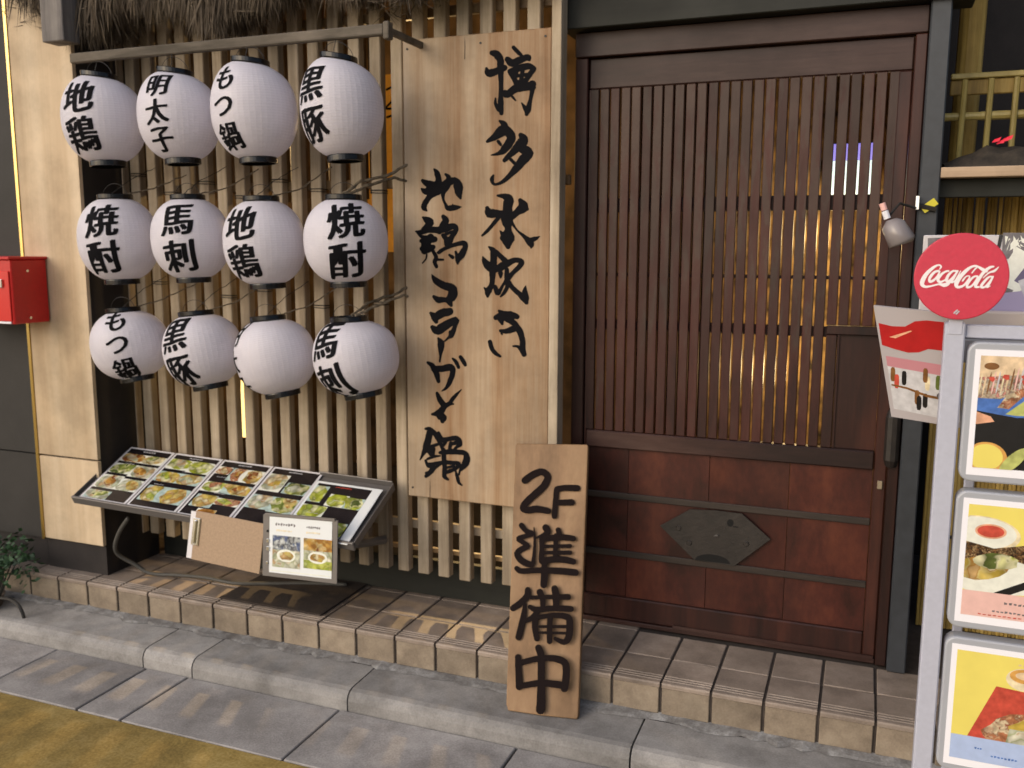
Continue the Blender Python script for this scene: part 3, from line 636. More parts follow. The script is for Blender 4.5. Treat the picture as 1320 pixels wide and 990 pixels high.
# outline with worn corners
def lerp2(u, v): return tl.lerp(tr_, u).lerp(bl.lerp(br_, u), v)
out = [(.02,.0),(.985,.0),(1,.006),(1,.985),(.985,.998),(.5,1.0),(.03,.996),(.0,.975),(.0,.008)]
fr = [lerp2(u, v) - off for u, v in out]; bk = [p - nrm*TH for p in fr]
mb.v = [tuple(p) for p in fr+bk]; k = len(fr)
mb.f = [tuple(range(k)), tuple(reversed(range(k, 2*k)))] + [(i, i+k, (i+1) % k + k, (i+1) % k) for i in range(k)]; mb.m = [0]*len(mb.f)
o = mb.local('plank', PLANK, pk); fix_normals(o)
bv = o.modifiers.new('bevel', 'BEVEL'); bv.width = .003; bv.segments = 2
def onplank(px, py):
    d = ray(px, py); t = (tl-CAM).dot(nrm)/d.dot(nrm); return CAM + d*t - off
for (ox, oy, s), lst in PLANKG.items():
    tw = lambda x, y, ox=ox, oy=oy, s=s: onplank(ox + x/s, oy + y/s)
    for gl in groups(lst): strokes_mesh(parse(gl), tw, nrm, lift=.0006, jitter=.03, bold=1.06).local('marker_character', MARK, pk)

CRK = plain('timber_split', (.035,.02,.012), .9)
for (x0, z0, L) in ((-1.512, .456, .085), (-1.118, .456, .13), (-1.36, 2.05, .08)):
    mb = MB(); mb.poly([(x0-.0014, BY-.0006, z0), (x0+.0014, BY-.0006, z0), (x0+.0022, BY-.0006, z0+L*.55), (x0+.0006, BY-.0006, z0+L), (x0-.0002, BY-.0006, z0+L*.5)]); mb.build('timber_split', CRK, sb)
for (x0, z0) in ((-1.585, 2.10), (-1.062, 2.105), (-1.585, .49), (-1.30, 2.10)):
    MB().tube([(x0, BY-.002, z0), (x0, BY+.003, z0)], .0042, 8).build('nail_head', IRON, sb)
# ------------------------------------------------------------------ sliding door and its frame
df = empty('door_frame', (-.45, .02, 0), 'dark brown wooden frame round the sliding door', 'door frame')
MB().box(-1.0, .126, -.012, .09, 2.055, 2.137, b=.003).build('lintel', DOORX, df)
MB().box(-1.0, -.955, -.006, .09, .002, 2.053, b=.003).build('jamb', DOORW, df)
MB().box(.092, .126, -.010, .09, .002, 2.053, b=.003).build('jamb', DOORW, df)
MB().box(-.953, .090, .0, .09, .0015, .018, b=.002).build('sill', DOORX, df)
dr = empty('sliding_door', (-.43, .02, .02), 'dark red brown sliding lattice door with boarded lower part', 'door')
MB().box(-.953, .090, .012, .045, 1.95, 2.052, b=.004).build('top_rail', DOORX, dr)
MB().box(.050, .090, .008, .045, .020, 1.949, b=.004).build('stile', DOORW, dr)
MB().box(-.953, -.945, .010, .045, .020, 1.949, b=.002).build('stile', DOORW, dr)
MB().box(-.944, .049, .002, .045, .674, .736, b=.004).build('middle_rail', DOORX, dr)
MB().box(-.944, .049, .006, .045, .020, .105, b=.004).build('bottom_rail', DOORW, dr)
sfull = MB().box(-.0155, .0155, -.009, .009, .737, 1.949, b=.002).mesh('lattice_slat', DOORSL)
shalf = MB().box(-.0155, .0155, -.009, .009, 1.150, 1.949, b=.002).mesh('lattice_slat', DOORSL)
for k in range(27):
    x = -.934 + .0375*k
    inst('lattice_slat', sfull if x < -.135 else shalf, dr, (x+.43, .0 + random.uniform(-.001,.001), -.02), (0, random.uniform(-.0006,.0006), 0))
for z, h in ((1.525, .05), (1.108, .036)):
    MB().box(-.944, .049, .031, .042, z, z+h, b=.002).build('cross_bar', DOORSL, dr)
MB().box(-.944, .049, .031, .042, 1.30, 1.312, b=.001).build('cross_bar', DOORSL, dr)
MB().box(-.122, .049, .008, .040, 1.120, 1.148, b=.002).build('inset_frame', DOORW, dr)
MB().box(-.122, -.088, .010, .040, .737, 1.118, b=.002).build('inset_frame', DOORW, dr)
MB().box(-.087, .049, .026, .038, .737, 1.118).build('inset_panel', DOORW, dr)
MB().box(-.087, -.080, .018, .027, .737, 1.118).build('inset_bead', DOORW, dr)
pb = [-.944, -.784, -.49, -.217, .049]
for a_, b_ in zip(pb, pb[1:]):
    MB().box(a_+.001, b_-.001, .020+random.uniform(0,.003), .040, .106, .673).build('door_board', PANELW, dr)
for z in (.482, .262): MB().box(-.944, .049, .010, .019, z, z+.024, b=.002).build('strip', STRIP, dr)
MB().box(-.60, .085, -.004, .003, .018, .030).build('threshold_edge', DOORX, dr)
hp = [(-.658,.401),(-.551,.474),(-.46,.480),(-.37,.478),(-.269,.397),(-.389,.284),(-.531,.289)]
mb = MB(); mb.prism(hp, .0035, .0095); o = fix_normals(mb.build('hexagonal_plate', IRON, dr))
HOLE = plain('hole_black', (.003,.003,.003), .9)
mb = MB(); mb.poly([(-.408+.012*math.cos(a*.6), .0032, .440+.014*math.sin(a*.6)) for a in range(10)][::-1]); mb.box(-.398,-.380,.0028,.0034,.426,.430)
mb.poly([(-.465+.062*math.cos(a*math.pi/12), .0032, .289+.028*math.sin(a*math.pi/12)) for a in range(13)][::-1])
mb.build('key_hole', HOLE, o)
mb = MB(); mb.tube([(-.462,.003,.385),(-.448,-.004,.392)], .003, 6); mb.build('nail', CHROME, o)
for q in ((-.59,.40),(-.55,.35),(-.35,.37)):
    mb = MB(); mb.tube([(q[0],.004,q[1]),(q[0],.0005,q[1])], [.011,.008], 10); mb.build('stud', IRON, o)
MB().box(.064, .080, -.001, .0085, .612, .640, b=.002).build('finger_pull', plain('worn_brass', (.32,.26,.18), .5, metal=.4), dr)
mb = MB(); mb.tube([(.100,-.012,.70),(.100,-.02,.72),(.100,-.02,.86),(.100,-.012,.88)], [.018,.024,.024,.018], 10); mb.build('lock_case', IRON, df)
mon = empty('small_screen', (-.09, .5, 1.58), 'small bright blue white screen glimpsed through the door lattice', 'screen')
SCRB = plain('screen_blue', (.3,.3,.9), .5, emit=1.0, ecol=(.16,.16,.75)); SCRW = plain('screen_pale', (.6,.8,.95), .5, emit=1.0, ecol=(.45,.68,.85))
MB().box(-.175, .0, .502, .52, 1.58, 1.79).build('housing', WIREM, mon)
MB().box(-.170, -.004, .4995, .5015, 1.725, 1.785).build('display', SCRB, mon)
MB().box(-.170, -.004, .4995, .5015, 1.60, 1.724).build('display', SCRW, mon)
MB().box(-.10, -.07, .51, .54, 0, 1.579).build('stand_leg', WIREM, mon)

# ------------------------------------------------------------------ right side: post, alley screens, shelf
MB().box(.128, .186, -.045, .05, .001, 3.4, b=.004).build('grey_corner_post', POSTG)
tag(bpy.data.objects['grey_corner_post'], 'slim blue grey painted post at the right edge of the door', 'post')
rs_ = empty('reed_screen', (.7, .42, 0), 'yellow brown reed screen under the shelf in the alley', 'reed screen')
rmsh = [MB().box(-.006, .006, -.005, .005, 0, h, b=.002).mesh('reed', REED) for h in (1.62, 1.60)]
for i in range(70): inst('reed', rmsh[i % 2], rs_, (-.457 + i*.0128, random.uniform(-.004,.004), 0), (0, random.uniform(-.003,.003), 0))
for z in (.35, .78, 1.25): MB().box(.26, 1.16, .405, .412, z, z+.012, b=.001).build('binding_strip', WIREM, rs_)
sh = empty('alley_shelf', (.6, .15, 1.62), 'pale wooden shelf projecting above the reed screen', 'shelf')
MB().box(.170, 1.3, -.04, .40, 1.617, 1.648, b=.002).build('shelf_board', TAN, sh)
MB().box(.188, 1.3, .02, .06, 1.56, 1.616, b=.002).build('shelf_batten', BEAMD, sh)
tr2 = empty('soil_trough', (.6, .12, 1.65), 'dark soil filled trough with red petals on the shelf', 'trough')
mb = MB(); rd = random.Random(9); N1, N2 = 26, 7
idx = {}
for i in range(N1):
    for j in range(N2):
        t = j/(N2-1); x = .20+i*.04; idx[i, j] = len(mb.v); mb.v.append((x, .02+.22*t, 1.649 + math.sin(math.pi*t)**.6*.075*(1+rd.uniform(-.15,.15))*min(1, .3+i*.25)))
for i in range(N1-1):
    for j in range(N2-1): mb.f.append((idx[i,j], idx[i+1,j], idx[i+1,j+1], idx[i,j+1])); mb.m.append(0)
mb.build('soil', DIRT, tr2)
REDP = plain('red_petal', (.75,.01,.04), .5)
for px, py in ((1284,181),(1296,180),(1300,178),(1290,183)):
    c = at(px, py, .07); mb = MB(); mb.quad(c+Vector((-.012,0,-.006)), c+Vector((.008,-.005,-.004)), c+Vector((.014,0,.010)), c+Vector((-.004,.004,.004))); mb.build('petal', REDP, tr2)
lt = empty('bamboo_lattice', (.5, .25, 1.65), 'yellow bamboo lattice railing standing above the shelf', 'lattice')
def rail_z(px0, py0, px1, py1, y, r, nm_, mat, capped=True):
    a = at(px0, py0, y); b = at(px1, py1, y); d = (b-a); mb = MB(); z = (a.z+b.z)/2
    mb.tube([(a.x, y, z), (a.x+.15, y, z), (a.x+.155, y, z+.0), (a.x+1.1, y, z)], [r, r, r*1.1, r], 10); return mb.build(nm_, mat, lt)
rail_z(1198, 158, 1320, 141, .27, .0135, 'bamboo_rail', GBAM)
a = at(1226, 100, .25)
MB().box(a.x, 1.3, .24, .27, a.z-.008, a.z+.010, b=.003).build('top_rail', GBAM, lt)
MB().box(a.x, 1.3, .25, .262, a.z-.058, a.z-.010, b=.003).build('upper_rail', TAN if False else REED, lt)
for i, px in enumerate((1240, 1274, 1307)):
    b0 = at(px-4, 190, .25); b1 = at(px+3, 120, .25); MB().tube([(b0.x,.25,1.66),(b1.x,.25,a.z-.01)], .0095, 8).build('bamboo_upright', GBAM, lt)
for i in range(5): MB().tube([(.58+i*.09,.25,1.66),(.58+i*.09,.25,a.z-.01)], .0095, 8).build('bamboo_upright', GBAM, lt)
b0 = at(1254, 50, .45); o = MB().tube([(b0.x-.01,.45,1.6),(b0.x,.45,2.7)], .042, 14).build('bamboo_pole', REED); tag(o, 'thick brown yellow upright pole rising behind the bamboo lattice', 'pole')
# clamp lamp by the door
cl = empty('clamp_spotlight', (.10, -.05, 1.49), 'small clear plastic shaded lamp clamped beside the door', 'lamp')
FROST = plain('frosted_shade', (.24,.215,.22), .25, spec=.6)
A = at(1146, 272, -.16); B = at(1159, 303, -.17); ax = (B-A).normalized()
mb = MB(); mb.tube([at(1149,283,-.16), at(1151,290,-.16), at(1163,312,-.165), at(1164,315,-.165)], [.016,.034,.040,.030], 18); mb.smooth = True; mb.build('frosted_shade', FROST, cl)
mb = MB(); mb.tube([at(1137,262,-.16), at(1140,271,-.16)], .0095, 10); mb.build('bulb_neck', plain('pink_white_neck', (.85,.50,.46), .3), cl)
mb = MB(); mb.tube([at(1140.5,272,-.16), at(1144,282,-.16)], .010, 10); mb.build('socket', WHITEP, cl)
mb = MB(); mb.tube([at(1148,276,-.15), at(1160,262,-.12), at(1180,268,-.09), at(1182,270,-.05)], .004, 6); mb.build('arm', WIREM, cl)
mb = MB(); q = at(1182, 262, -.07); mb.box(q.x-.005, q.x+.006, -.085, -.047, q.z-.02, q.z+.022, b=.001); mb.build('clamp', CHROME, cl)
mb = MB(); c = at(1198, 265, -.06); u = Vector((.018,0,.014)); w_ = Vector((-.007,0,.009))
mb.quad(c-u-w_, c+u-w_, c+u+w_, c-u+w_); mb.quad(c-u-w_+Vector((0,.02,0)), c-u+w_+Vector((0,.02,0)), c+u+w_+Vector((0,.02,0)), c+u-w_+Vector((0,.02,0)))
mb.quad(c-u-w_, c-u-w_+Vector((0,.02,0)), c+u-w_+Vector((0,.02,0)), c+u-w_); mb.build('yellow_grip', plain('yellow_plastic', (.62,.55,.03), .5), cl)
MB().tube([c+Vector((-.03,.004,0)), c+Vector((.02,.004,-.012))], .009, 6).build('spring', WIREM, cl)

# ------------------------------------------------------------------ printed matter helper
class Print:
    """flat printed picture: paint layers lying a hair above each other in a u,v plane"""
    def __init__(s): s.mb = MB(); s.mats = []; s.h = .0004
    def mi(s, m):
        if m not in s.mats: s.mats.append(m)
        return s.mats.index(m)
    def poly(s, pts, m): s.mb.poly([(p[0], p[1], s.h) for p in pts], s.mi(m)); s.h += .00004
    def rect(s, u0, v0, u1, v1, m): s.poly([(u0,v0),(u1,v0),(u1,v1),(u0,v1)], m)
    def ell(s, cu, cv, ru, rv, m, rot=0, n=20, wob=0, rd=random):
        pts = []
        for i in range(n):
            a = 2*math.pi*i/n; k = 1+rd.uniform(-wob, wob); x, y = ru*math.cos(a)*k, rv*math.sin(a)*k
            pts.append((cu+x*math.cos(rot)-y*math.sin(rot), cv+x*math.sin(rot)+y*math.cos(rot)))
        s.poly(pts, m)
    def clip_ell(s, cu, cv, ru, rv, m, box, rot=0, n=28, wob=0, rd=random):
        pts = []
        for i in range(n):
            a = 2*math.pi*i/n; k = 1+rd.uniform(-wob, wob); x, y = ru*math.cos(a)*k, rv*math.sin(a)*k
            X = cu+x*math.cos(rot)-y*math.sin(rot); Y_ = cv+x*math.sin(rot)+y*math.cos(rot)
            pts.append((min(max(X, box[0]), box[2]), min(max(Y_, box[1]), box[3])))
        s.poly(pts, m)
    def scribble(s, u0, v0, w, h, n, m, rd):
        for i in range(n):
            u = u0+w*i/n; s.poly([(u+rd.uniform(0,.2)*w/n, v0+rd.uniform(0,.3)*h), (u+.7*w/n, v0+rd.uniform(0,.4)*h), (u+.8*w/n, v0+h*rd.uniform(.6,1)), (u+.1*w/n, v0+h*rd.uniform(.6,1))], m)
def pm(name, c, vary=.25, sc=60): return plain(name, c, .25, noise=vary, nscale=sc)
FC = dict(dteal=pm('print_dark_teal', (.16,.22,.20)), yellow=pm('print_yellow', (.66,.56,.14)), lime=pm('print_lime', (.46,.50,.16)), green=pm('print_green', (.16,.30,.07)), orange=pm('print_orange', (.64,.34,.09)), egg=pm('print_egg', (.80,.70,.30)),
  white=pm('print_white', (.78,.80,.72), .08), cream=pm('print_cream', (.76,.66,.44)), brown=pm('print_brown', (.20,.09,.03)), red=pm('print_red', (.52,.075,.05)), teal=pm('print_teal', (.42,.54,.52)),
  black=pm('print_black', (.012,.012,.014), .1), salmon=pm('print_salmon', (.72,.38,.24)), blue=pm('print_blue', (.07,.17,.50)), pink=pm('print_pink', (.78,.50,.46), .05), skyb=pm('print_pale_blue', (.42,.53,.80), .05),
  beige=pm('print_beige', (.72,.55,.36)), dgreen=pm('print_dark_green', (.10,.13,.03)), ltgrey=pm('print_grey', (.55,.55,.58), .15), txt=pm('print_text', (.16,.15,.16)), bright=pm('print_bright_yellow', (.80,.69,.16), .05, 14))
def food(name, cols, sc=42):
    m, n, l, p = nodes('print_food_'+name); p.inputs['Roughness'].default_value = .22
    tc = n.new('ShaderNodeTexCoord'); nz = n.new('ShaderNodeTexNoise'); nz.inputs['Scale'].default_value = sc*.8; nz.inputs['Detail'].default_value = 3
    ad = n.new('ShaderNodeMixRGB'); ad.blend_type = 'ADD'; ad.inputs[0].default_value = .035
    l.new(tc.outputs['Object'], nz.inputs['Vector']); l.new(tc.outputs['Object'], ad.inputs[1]); l.new(nz.outputs['Color'], ad.inputs[2])
    vo = n.new('ShaderNodeTexVoronoi'); vo.feature = 'SMOOTH_F1'; vo.inputs['Smoothness'].default_value = .75; vo.inputs['Scale'].default_value = sc; l.new(ad.outputs[0], vo.inputs['Vector'])
    sp = n.new('ShaderNodeSeparateColor'); l.new(vo.outputs['Color'], sp.inputs[0])
    cr = n.new('ShaderNodeValToRGB'); e = cr.color_ramp.elements; k = len(cols)
    e[0].position = .25; e[0].color = (*cols[0], 1); e[1].position = .75; e[1].color = (*cols[-1], 1)
    for i in range(1, k-1): q = e.new(.25+.5*i/(k-1)); q.color = (*cols[i], 1)
    l.new(sp.outputs[0], cr.inputs[0])
    mr = n.new('ShaderNodeMapRange'); mr.inputs['From Max'].default_value = .8; mr.inputs['To Min'].default_value = 1.1; mr.inputs['To Max'].default_value = .35; l.new(vo.outputs['Distance'], mr.inputs['Value'])
    sc_ = n.new('ShaderNodeVectorMath'); sc_.operation = 'SCALE'; l.new(cr.outputs[0], sc_.inputs[0]); l.new(mr.outputs[0], sc_.inputs['Scale']); l.new(sc_.outputs[0], p.inputs['Base Color'])
    return m
FOOD = dict(gold=food('golden', [(.62,.45,.08),(.75,.62,.25),(.50,.25,.05),(.80,.72,.45)]), green=food('green', [(.22,.28,.06),(.60,.62,.20),(.75,.72,.45),(.12,.16,.04)]),
  fry=food('fried', [(.45,.20,.04),(.66,.38,.08),(.74,.58,.26),(.30,.10,.03)]), pale=food('pale', [(.62,.64,.50),(.45,.50,.28),(.78,.76,.62),(.55,.40,.22)]), lime=food('lime', [(.45,.52,.05),(.72,.74,.18),(.28,.36,.05),(.78,.78,.45)]),
  meat=food('meat', [(.50,.20,.10),(.70,.42,.24),(.35,.10,.06),(.74,.60,.40)], 80), stripe=food('noodle', [(.60,.48,.34),(.70,.62,.50),(.30,.16,.10),(.66,.30,.26)], 120), spice=food('spice', [(.05,.03,.02),(.30,.15,.06),(.02,.015,.01),(.45,.30,.15)], 160))
def dish(P, u0, v0, u1, v1, rd, pal, bgm='black'):
    P.rect(u0, v0, u1, v1, FC[bgm]); w, h = u1-u0, v1-v0; bx = (u0, v0, u1, v1)
    many = 1 if w < .15 else 2
    for q in range(many):
        cu = u0+w*(q+.5)/many + rd.uniform(-.05,.05)*w; cv = (v0+v1)/2 + rd.uniform(-.08,.08)*h; a, b = w*.80/many, h*.80
        P.clip_ell(cu, cv, a, b, FC['white' if rd.random() < .6 else 'teal'], bx, rot=rd.uniform(-.2,.2), rd=rd)
        P.clip_ell(cu, cv+.03*h, a*.68, b*.72, FOOD[rd.choice(pal)], bx, rot=rd.uniform(-.3,.3), n=16, wob=.14, rd=rd)
        P.clip_ell(cu+rd.uniform(-.2,.2)*a, cv+rd.uniform(-.1,.3)*b, a*.4, b*.4, FOOD[rd.choice(pal)], bx, rot=rd.uniform(-1,1), n=12, wob=.2, rd=rd)

# ------------------------------------------------------------------ menu rack with sheets
bkL, bkR = Vector((-2.957,-.165,.532)), Vector((-1.640,-.165,.497)); 
ftL, ftR = Vector((-2.985,-.452,.387)), Vector((-1.675,-.460,.357))
ex = (bkR-bkL).normalized(); ey = (bkL-ftL); ey = (ey - ex*ey.dot(ex)); LEN = ey.length; ey.normalize(); ez = ex.cross(ey)
W_ = (bkR-bkL).length
rack = empty('menu_rack', ftL, 'tilted grey metal menu rack on the slats below the lanterns', 'rack')
rack.rotation_euler = Matrix((ex, ey, ez)).transposed().to_euler()
RM = Matrix.Translation(ftL) @ Matrix((ex, ey, ez)).transposed().to_4x4()
mb = MB(); mb.box(0, W_, 0, LEN, -.022, -.012, b=.002); mb.local('tray', METAL, rack)
mb = MB(); mb.box(-.004, W_+.004, -.012, -.001, -.030, .006, b=.002); mb.local('front_lip', METAL, rack)
mb = MB(); mb.box(-.004, 0-.0005, 0, LEN, -.024, .003, b=.001); mb.local('side_lip', METAL, rack)
mb = MB(); mb.box(W_+.0005, W_+.006, 0, LEN, -.026, .004, b=.001); mb.local('side_lip', METAL, rack)
mb = MB(); mb.box(.99, W_, LEN+.0005, LEN+.006, -.026, .012, b=.002); mb.local('back_lip', METAL, rack)
MI = RM.inverted()
def inrack(pts, r, name, mat=METAL):
    mb = MB(); mb.tube([MI @ Vector(p) for p in pts], r, 8); mb.local(name, mat, rack)
inrack([(-1.80,-.42,.335), (-1.76,-.27,.28), (-1.73,-.122,.255)], .017, 'support_arm')
inrack([(-2.80,-.40,.36), (-2.76,-.25,.32), (-2.74,-.122,.30)], .014, 'support_arm')
inrack([(-2.78,-.38,.372), (-2.70,-.36,.368)], .016, 'hose_socket')
sheetdefs = [  # u0, u1, v0, v1 on the rack
 (.022,.262,'black menu sheet with six plated dishes at the column end of the rack',1),
 (.268,.512,'black menu sheet with yellow dishes, second from the column on the rack',2),
 (.518,.762,'black menu sheet with orange fried dishes in the middle of the rack',3),
 (.768,1.000,'black menu sheet with pale dishes and empty black foot, left of the white edged one',4),
 (1.010,1.300,'black menu sheet with a broad white margin at the signboard end of the rack',5)]
for (u0, u1, lab, sd) in sheetdefs:
    rd = random.Random(sd+20); w = u1-u0; last = sd == 5
    v0_, v1_ = (.000, LEN+.012) if not last else (-.016, LEN-.045)
    sh_ = empty('menu_sheet', RM @ Vector((u0, v0_, -.004 + (.006 if last else 0))), lab, 'menu', 'laminated menus laid out on the rack')
    sh_.rotation_euler = rack.rotation_euler
    if last: sh_.rotation_euler.rotate_axis('X', R(1.2))
    h = v1_-v0_
    MB().box(0, w, 0, h, -.003, 0, b=.0008).local('film', CLEARF if not last else GLASSY, sh_)
    P = Print(); mg = .010 if not last else .012; mr = mg if not last else .040
    P.rect(mg, mg, w-mr, h-mg, SHEETK)
    if sd == 1:
        cells = [(0,.74,.52,.90),(.52,.74,1,.90),(0,.50,.5,.69),(.5,.47,1,.69),(0,.20,.5,.45),(.5,.20,1,.42),(0,.0,.55,.15)]
    elif sd == 2: cells = [(0,.72,.55,.92),(.5,.70,1,.92),(0,.47,.5,.66),(.5,.47,1,.66),(.05,.10,1,.38)]
    elif sd == 3: cells = [(0,.76,.3,.90),(.32,.66,1,.90),(0,.42,.45,.60),(.42,.42,1,.60),(.05,.14,.5,.36),(.5,.22,1,.34),(.3,.0,.7,.12)]
    elif sd == 4: cells = [(0,.58,.45,.90),(.5,.58,1,.78),(0,.26,.48,.50),(.48,.24,1,.50)]
    else: cells = [(.0,.62,.25,.95),(.35,.58,.70,.82),(.68,.58,1,.80),(.0,.28,.45,.56),(.22,.05,.62,.30),(.55,.02,.98,.30)]
    pals = {1:['gold','green','fry','pale'],2:['gold','lime','gold','pale'],3:['fry','gold','lime','meat'],4:['pale','green','gold'],5:['lime','lime','green']}[sd]
    iw, ih = w-mg-mr, h-2*mg
    for (a_, b_, c_, d_) in cells: dish(P, mg+a_*iw, mg+b_*ih, mg+c_*iw, mg+d_*ih, rd, pals, 'brown' if rd.random() < .35 else ('black' if rd.random() < .6 else 'dteal'))
    P.scribble(mg+iw*.35, mg+ih*.945, iw*.3, ih*.03, 9, FC['red'] if last else FC['ltgrey'], rd)
    for k in range(2): P.scribble(mg+iw*rd.uniform(.1,.5), mg+ih*(.40+.29*k), iw*.22, ih*.014, 8, FC['ltgrey'], rd)
    P.mb.local('printed_page', P.mats, sh_)
# clipboard and glossy folder clipped below the front edge
def hang(name, pix, ys, lab, cat):
    pts = [at(p[0], p[1], y) for p, y in zip(pix, ys)]       # tl tr br bl
    o = pts[3]; u = (pts[2]-pts[3]); w = u.length; u.normalize(); v = pts[0]-pts[3]; v = v-u*v.dot(u); h = v.length; v.normalize(); n_ = u.cross(v)
    e = empty(name, o, lab, cat); e.rotation_euler = Matrix((u, v, n_)).transposed().to_euler(); return e, w, h
e, w, h = hang('clipboard', [(262,660),(346,668),(334,740),(243,720)], (-.470,-.470,-.500,-.500), 'brown hardboard clipboard hanging from the middle of the menu rack', 'clipboard')
MB().box(.012, w, 0, h, -.004, 0, b=.001).local('board', HARDB, e)
MB().box(-.012, .0115, .002, h-.004, -.003, -.001, b=.0005).local('clear_sleeve', CLEARF, e)
mb = MB(); mb.box(.006, .040, h*.30, h*.86, .0005, .006, b=.002); mb.box(.016, .028, h*.34, h*.82, .0065, .013, b=.003); mb.local('metal_clip', CHROME, e)
e, w, h = hang('glossy_menu_folder', [(353,664),(441,676),(434,753),(338,742)], (-.470,-.470,-.500,-.500), 'glossy white photo menu in a clear folder hanging beside the clipboard', 'menu folder')
MB().box(0, w, 0, h, -.006, -.001, b=.001).local('folder_back', METAL, e)
P = Print(); P.rect(.030, .016, w-.022, h-.006, GLASSY); rd = random.Random(77)
P.scribble(.055, h*.83, .09, h*.06, 8, FC['txt'], rd); P.scribble(.06, h*.74, .07, h*.04, 8, FC['cream'], rd); P.scribble(.19, h*.83, .06, h*.05, 7, FC['txt'], rd); P.scribble(.19, h*.75, .06, h*.035, 7, FC['cream'], rd)
bw = (w-.06)
def pic(u0, v0, u1, v1, base, blobs):
    bx = (u0, v0, u1, v1); P.rect(*bx, FC[base])
    for (a_, b_, c_, d_, m_) in blobs: P.clip_ell(u0+a_*(u1-u0), v0+b_*(v1-v0), c_*(u1-u0), d_*(v1-v0), FC[m_], bx, n=14, wob=.12, rd=rd)
FOOD.update(blue=food('blue_dish', [(.12,.16,.30),(.50,.56,.60),(.05,.05,.08),(.62,.66,.66)], 60))
def pic2(u0, v0, u1, v1, cells):
    P.rect(u0, v0, u1, v1, FC['white'])
    for a_, b_, c_, d_, m_ in cells: P.rect(u0+a_*(u1-u0), v0+b_*(v1-v0), u0+c_*(u1-u0), v0+d_*(v1-v0), FOOD[m_])
    P.clip_ell((u0+u1)/2, v0+(v1-v0)*.38, (u1-u0)*.34, (v1-v0)*.20, FC['white'], (u0, v0, u1, v1)); P.clip_ell((u0+u1)/2, v0+(v1-v0)*.38, (u1-u0)*.26, (v1-v0)*.14, FOOD['gold'], (u0, v0, u1, v1), n=12, wob=.15, rd=rd)
pic2(.045, h*.17, .045+bw*.46, h*.68, [(0,.55,1,1,'blue'),(0,0,1,.55,'pale')])
pic2(.045+bw*.52, h*.20, .045+bw*.98, h*.68, [(0,.60,1,1,'fry'),(0,.28,1,.60,'pale'),(0,0,1,.28,'lime')])
P.rect(.034, h*.10, w-.028, h*.115, FC['white'])
P.mb.local('photo_page', P.mats, e)
for k, (v_, s_) in enumerate(((.55,.011),(.42,.012),(.2,.008),(.72,.006))):
    MB().box(.020, .020+s_, h*v_, h*v_+s_*1.3, .0008, .006, b=.001).local('folder_ring', CHROME if k < 3 else BLACK, e)
mb = MB(); mb.box(.010, w-.01, h-.004, h+.006, -.007, .004, b=.001); mb.local('top_clip_bar', METAL, e)
# hose running from the rack to the floor
hp_ = [at(165,668,-.40), at(152,690,-.36), at(150,712,-.32), (-2.86,-.27,.05), (-2.80,-.25,.013), (-2.68,-.22,.011), (-2.55,-.20,.011), (-2.40,-.21,.012), (-2.28,-.17,.012), (-2.12,-.10,.012), (-1.95,-.05,.012)]
pp = catmull([tuple(Vector(p)) for p in hp_], 6)
o = MB().tube(pp, .0085, 8).build('hose', HOSE); o.data.polygons.foreach_set('use_smooth', [True]*len(o.data.polygons)); tag(o, 'thin grey hose curving from the menu rack down along the step tiles', 'hose')
# mat
mb = MB(); mb.box(-2.36, -1.88, -.352, .0, .001, .009, b=.003); o = mb.build('door_mat', MAT); tag(o, 'dark brown fibre mat lying on the tiles below the menu rack', 'mat')

# ------------------------------------------------------------------ mailbox
mbx = empty('mailbox', (-3.34, -.42, 1.08), 'red metal mailbox on the wall beside the cream column', 'mailbox')
MB().box(-3.56, -3.176, -.505, -.335, 1.088, 1.345, b=.004).build('box', RED, mbx)
MB().box(-3.57, -3.172, -.515, -.330, 1.3455, 1.357, b=.003).build('lid', RED, mbx)
MB().box(-3.55, -3.186, -.5115, -.5055, 1.10, 1.30, b=.002).build('front_plate', plain('red_front_paint', (.60,.035,.03), .2), mbx)
MB().box(-3.50, -3.215, -.520, -.512, 1.235, 1.268, b=.002).build('slot_flap', CHROME, mbx)
MB().box(-3.55, -3.19, -.5125, -.5065, 1.090, 1.0985, b=.001).build('bottom_trim', WHITEP, mbx)

MB().tube([(-3.1755,-.43,1.30),(-3.1735,-.43,1.30)], .006, 8).build('rivet', CHROME, mbx)
MB().tube([(-3.1755,-.43,1.11),(-3.1735,-.43,1.11)], .006, 8).build('rivet', CHROME, mbx)
# ------------------------------------------------------------------ sign stand
SY = -1.2
st = empty('menu_sign_stand', (.165, SY, PZ), 'grey metal stand carrying framed dish pictures at the right', 'sign stand')
a = at(1218, 415, SY); zt = a.z
MB().box(.144, .181, SY-.012, SY+.025, PZ+.03, zt, b=.003).build('post', ALU, st)
MB().box(.560, .597, SY-.012, SY+.025, PZ+.03, zt, b=.003).build('post', ALU, st)
MB().box(.12, .62, SY-.16, SY+.18, PZ-.003, PZ+.03, b=.006).build('base', ALU, st)
MB().box(.182, .559, SY+.0, SY+.02, zt-.03, zt-.004, b=.002).build('cross_rail', ALU, st)
def rrect(x0, x1, z0, z1, r, n=5):
    out = []
    for cx, cz, a0 in ((x1-r, z1-r, 0), (x0+r, z1-r, 90), (x0+r, z0+r, 180), (x1-r, z0+r, 270)):
        for k in range(n+1): a = R(a0+90*k/n); out.append((cx+r*math.cos(a), cz+r*math.sin(a)))
    return out
BORDER = plain('pale_glow_border', (.88,.89,.97), .3)  # near-white colour stands in for the border's backlit glow; nothing is emitted
panels = [(1.223, .946), (.927, .642), (.622, .332)]
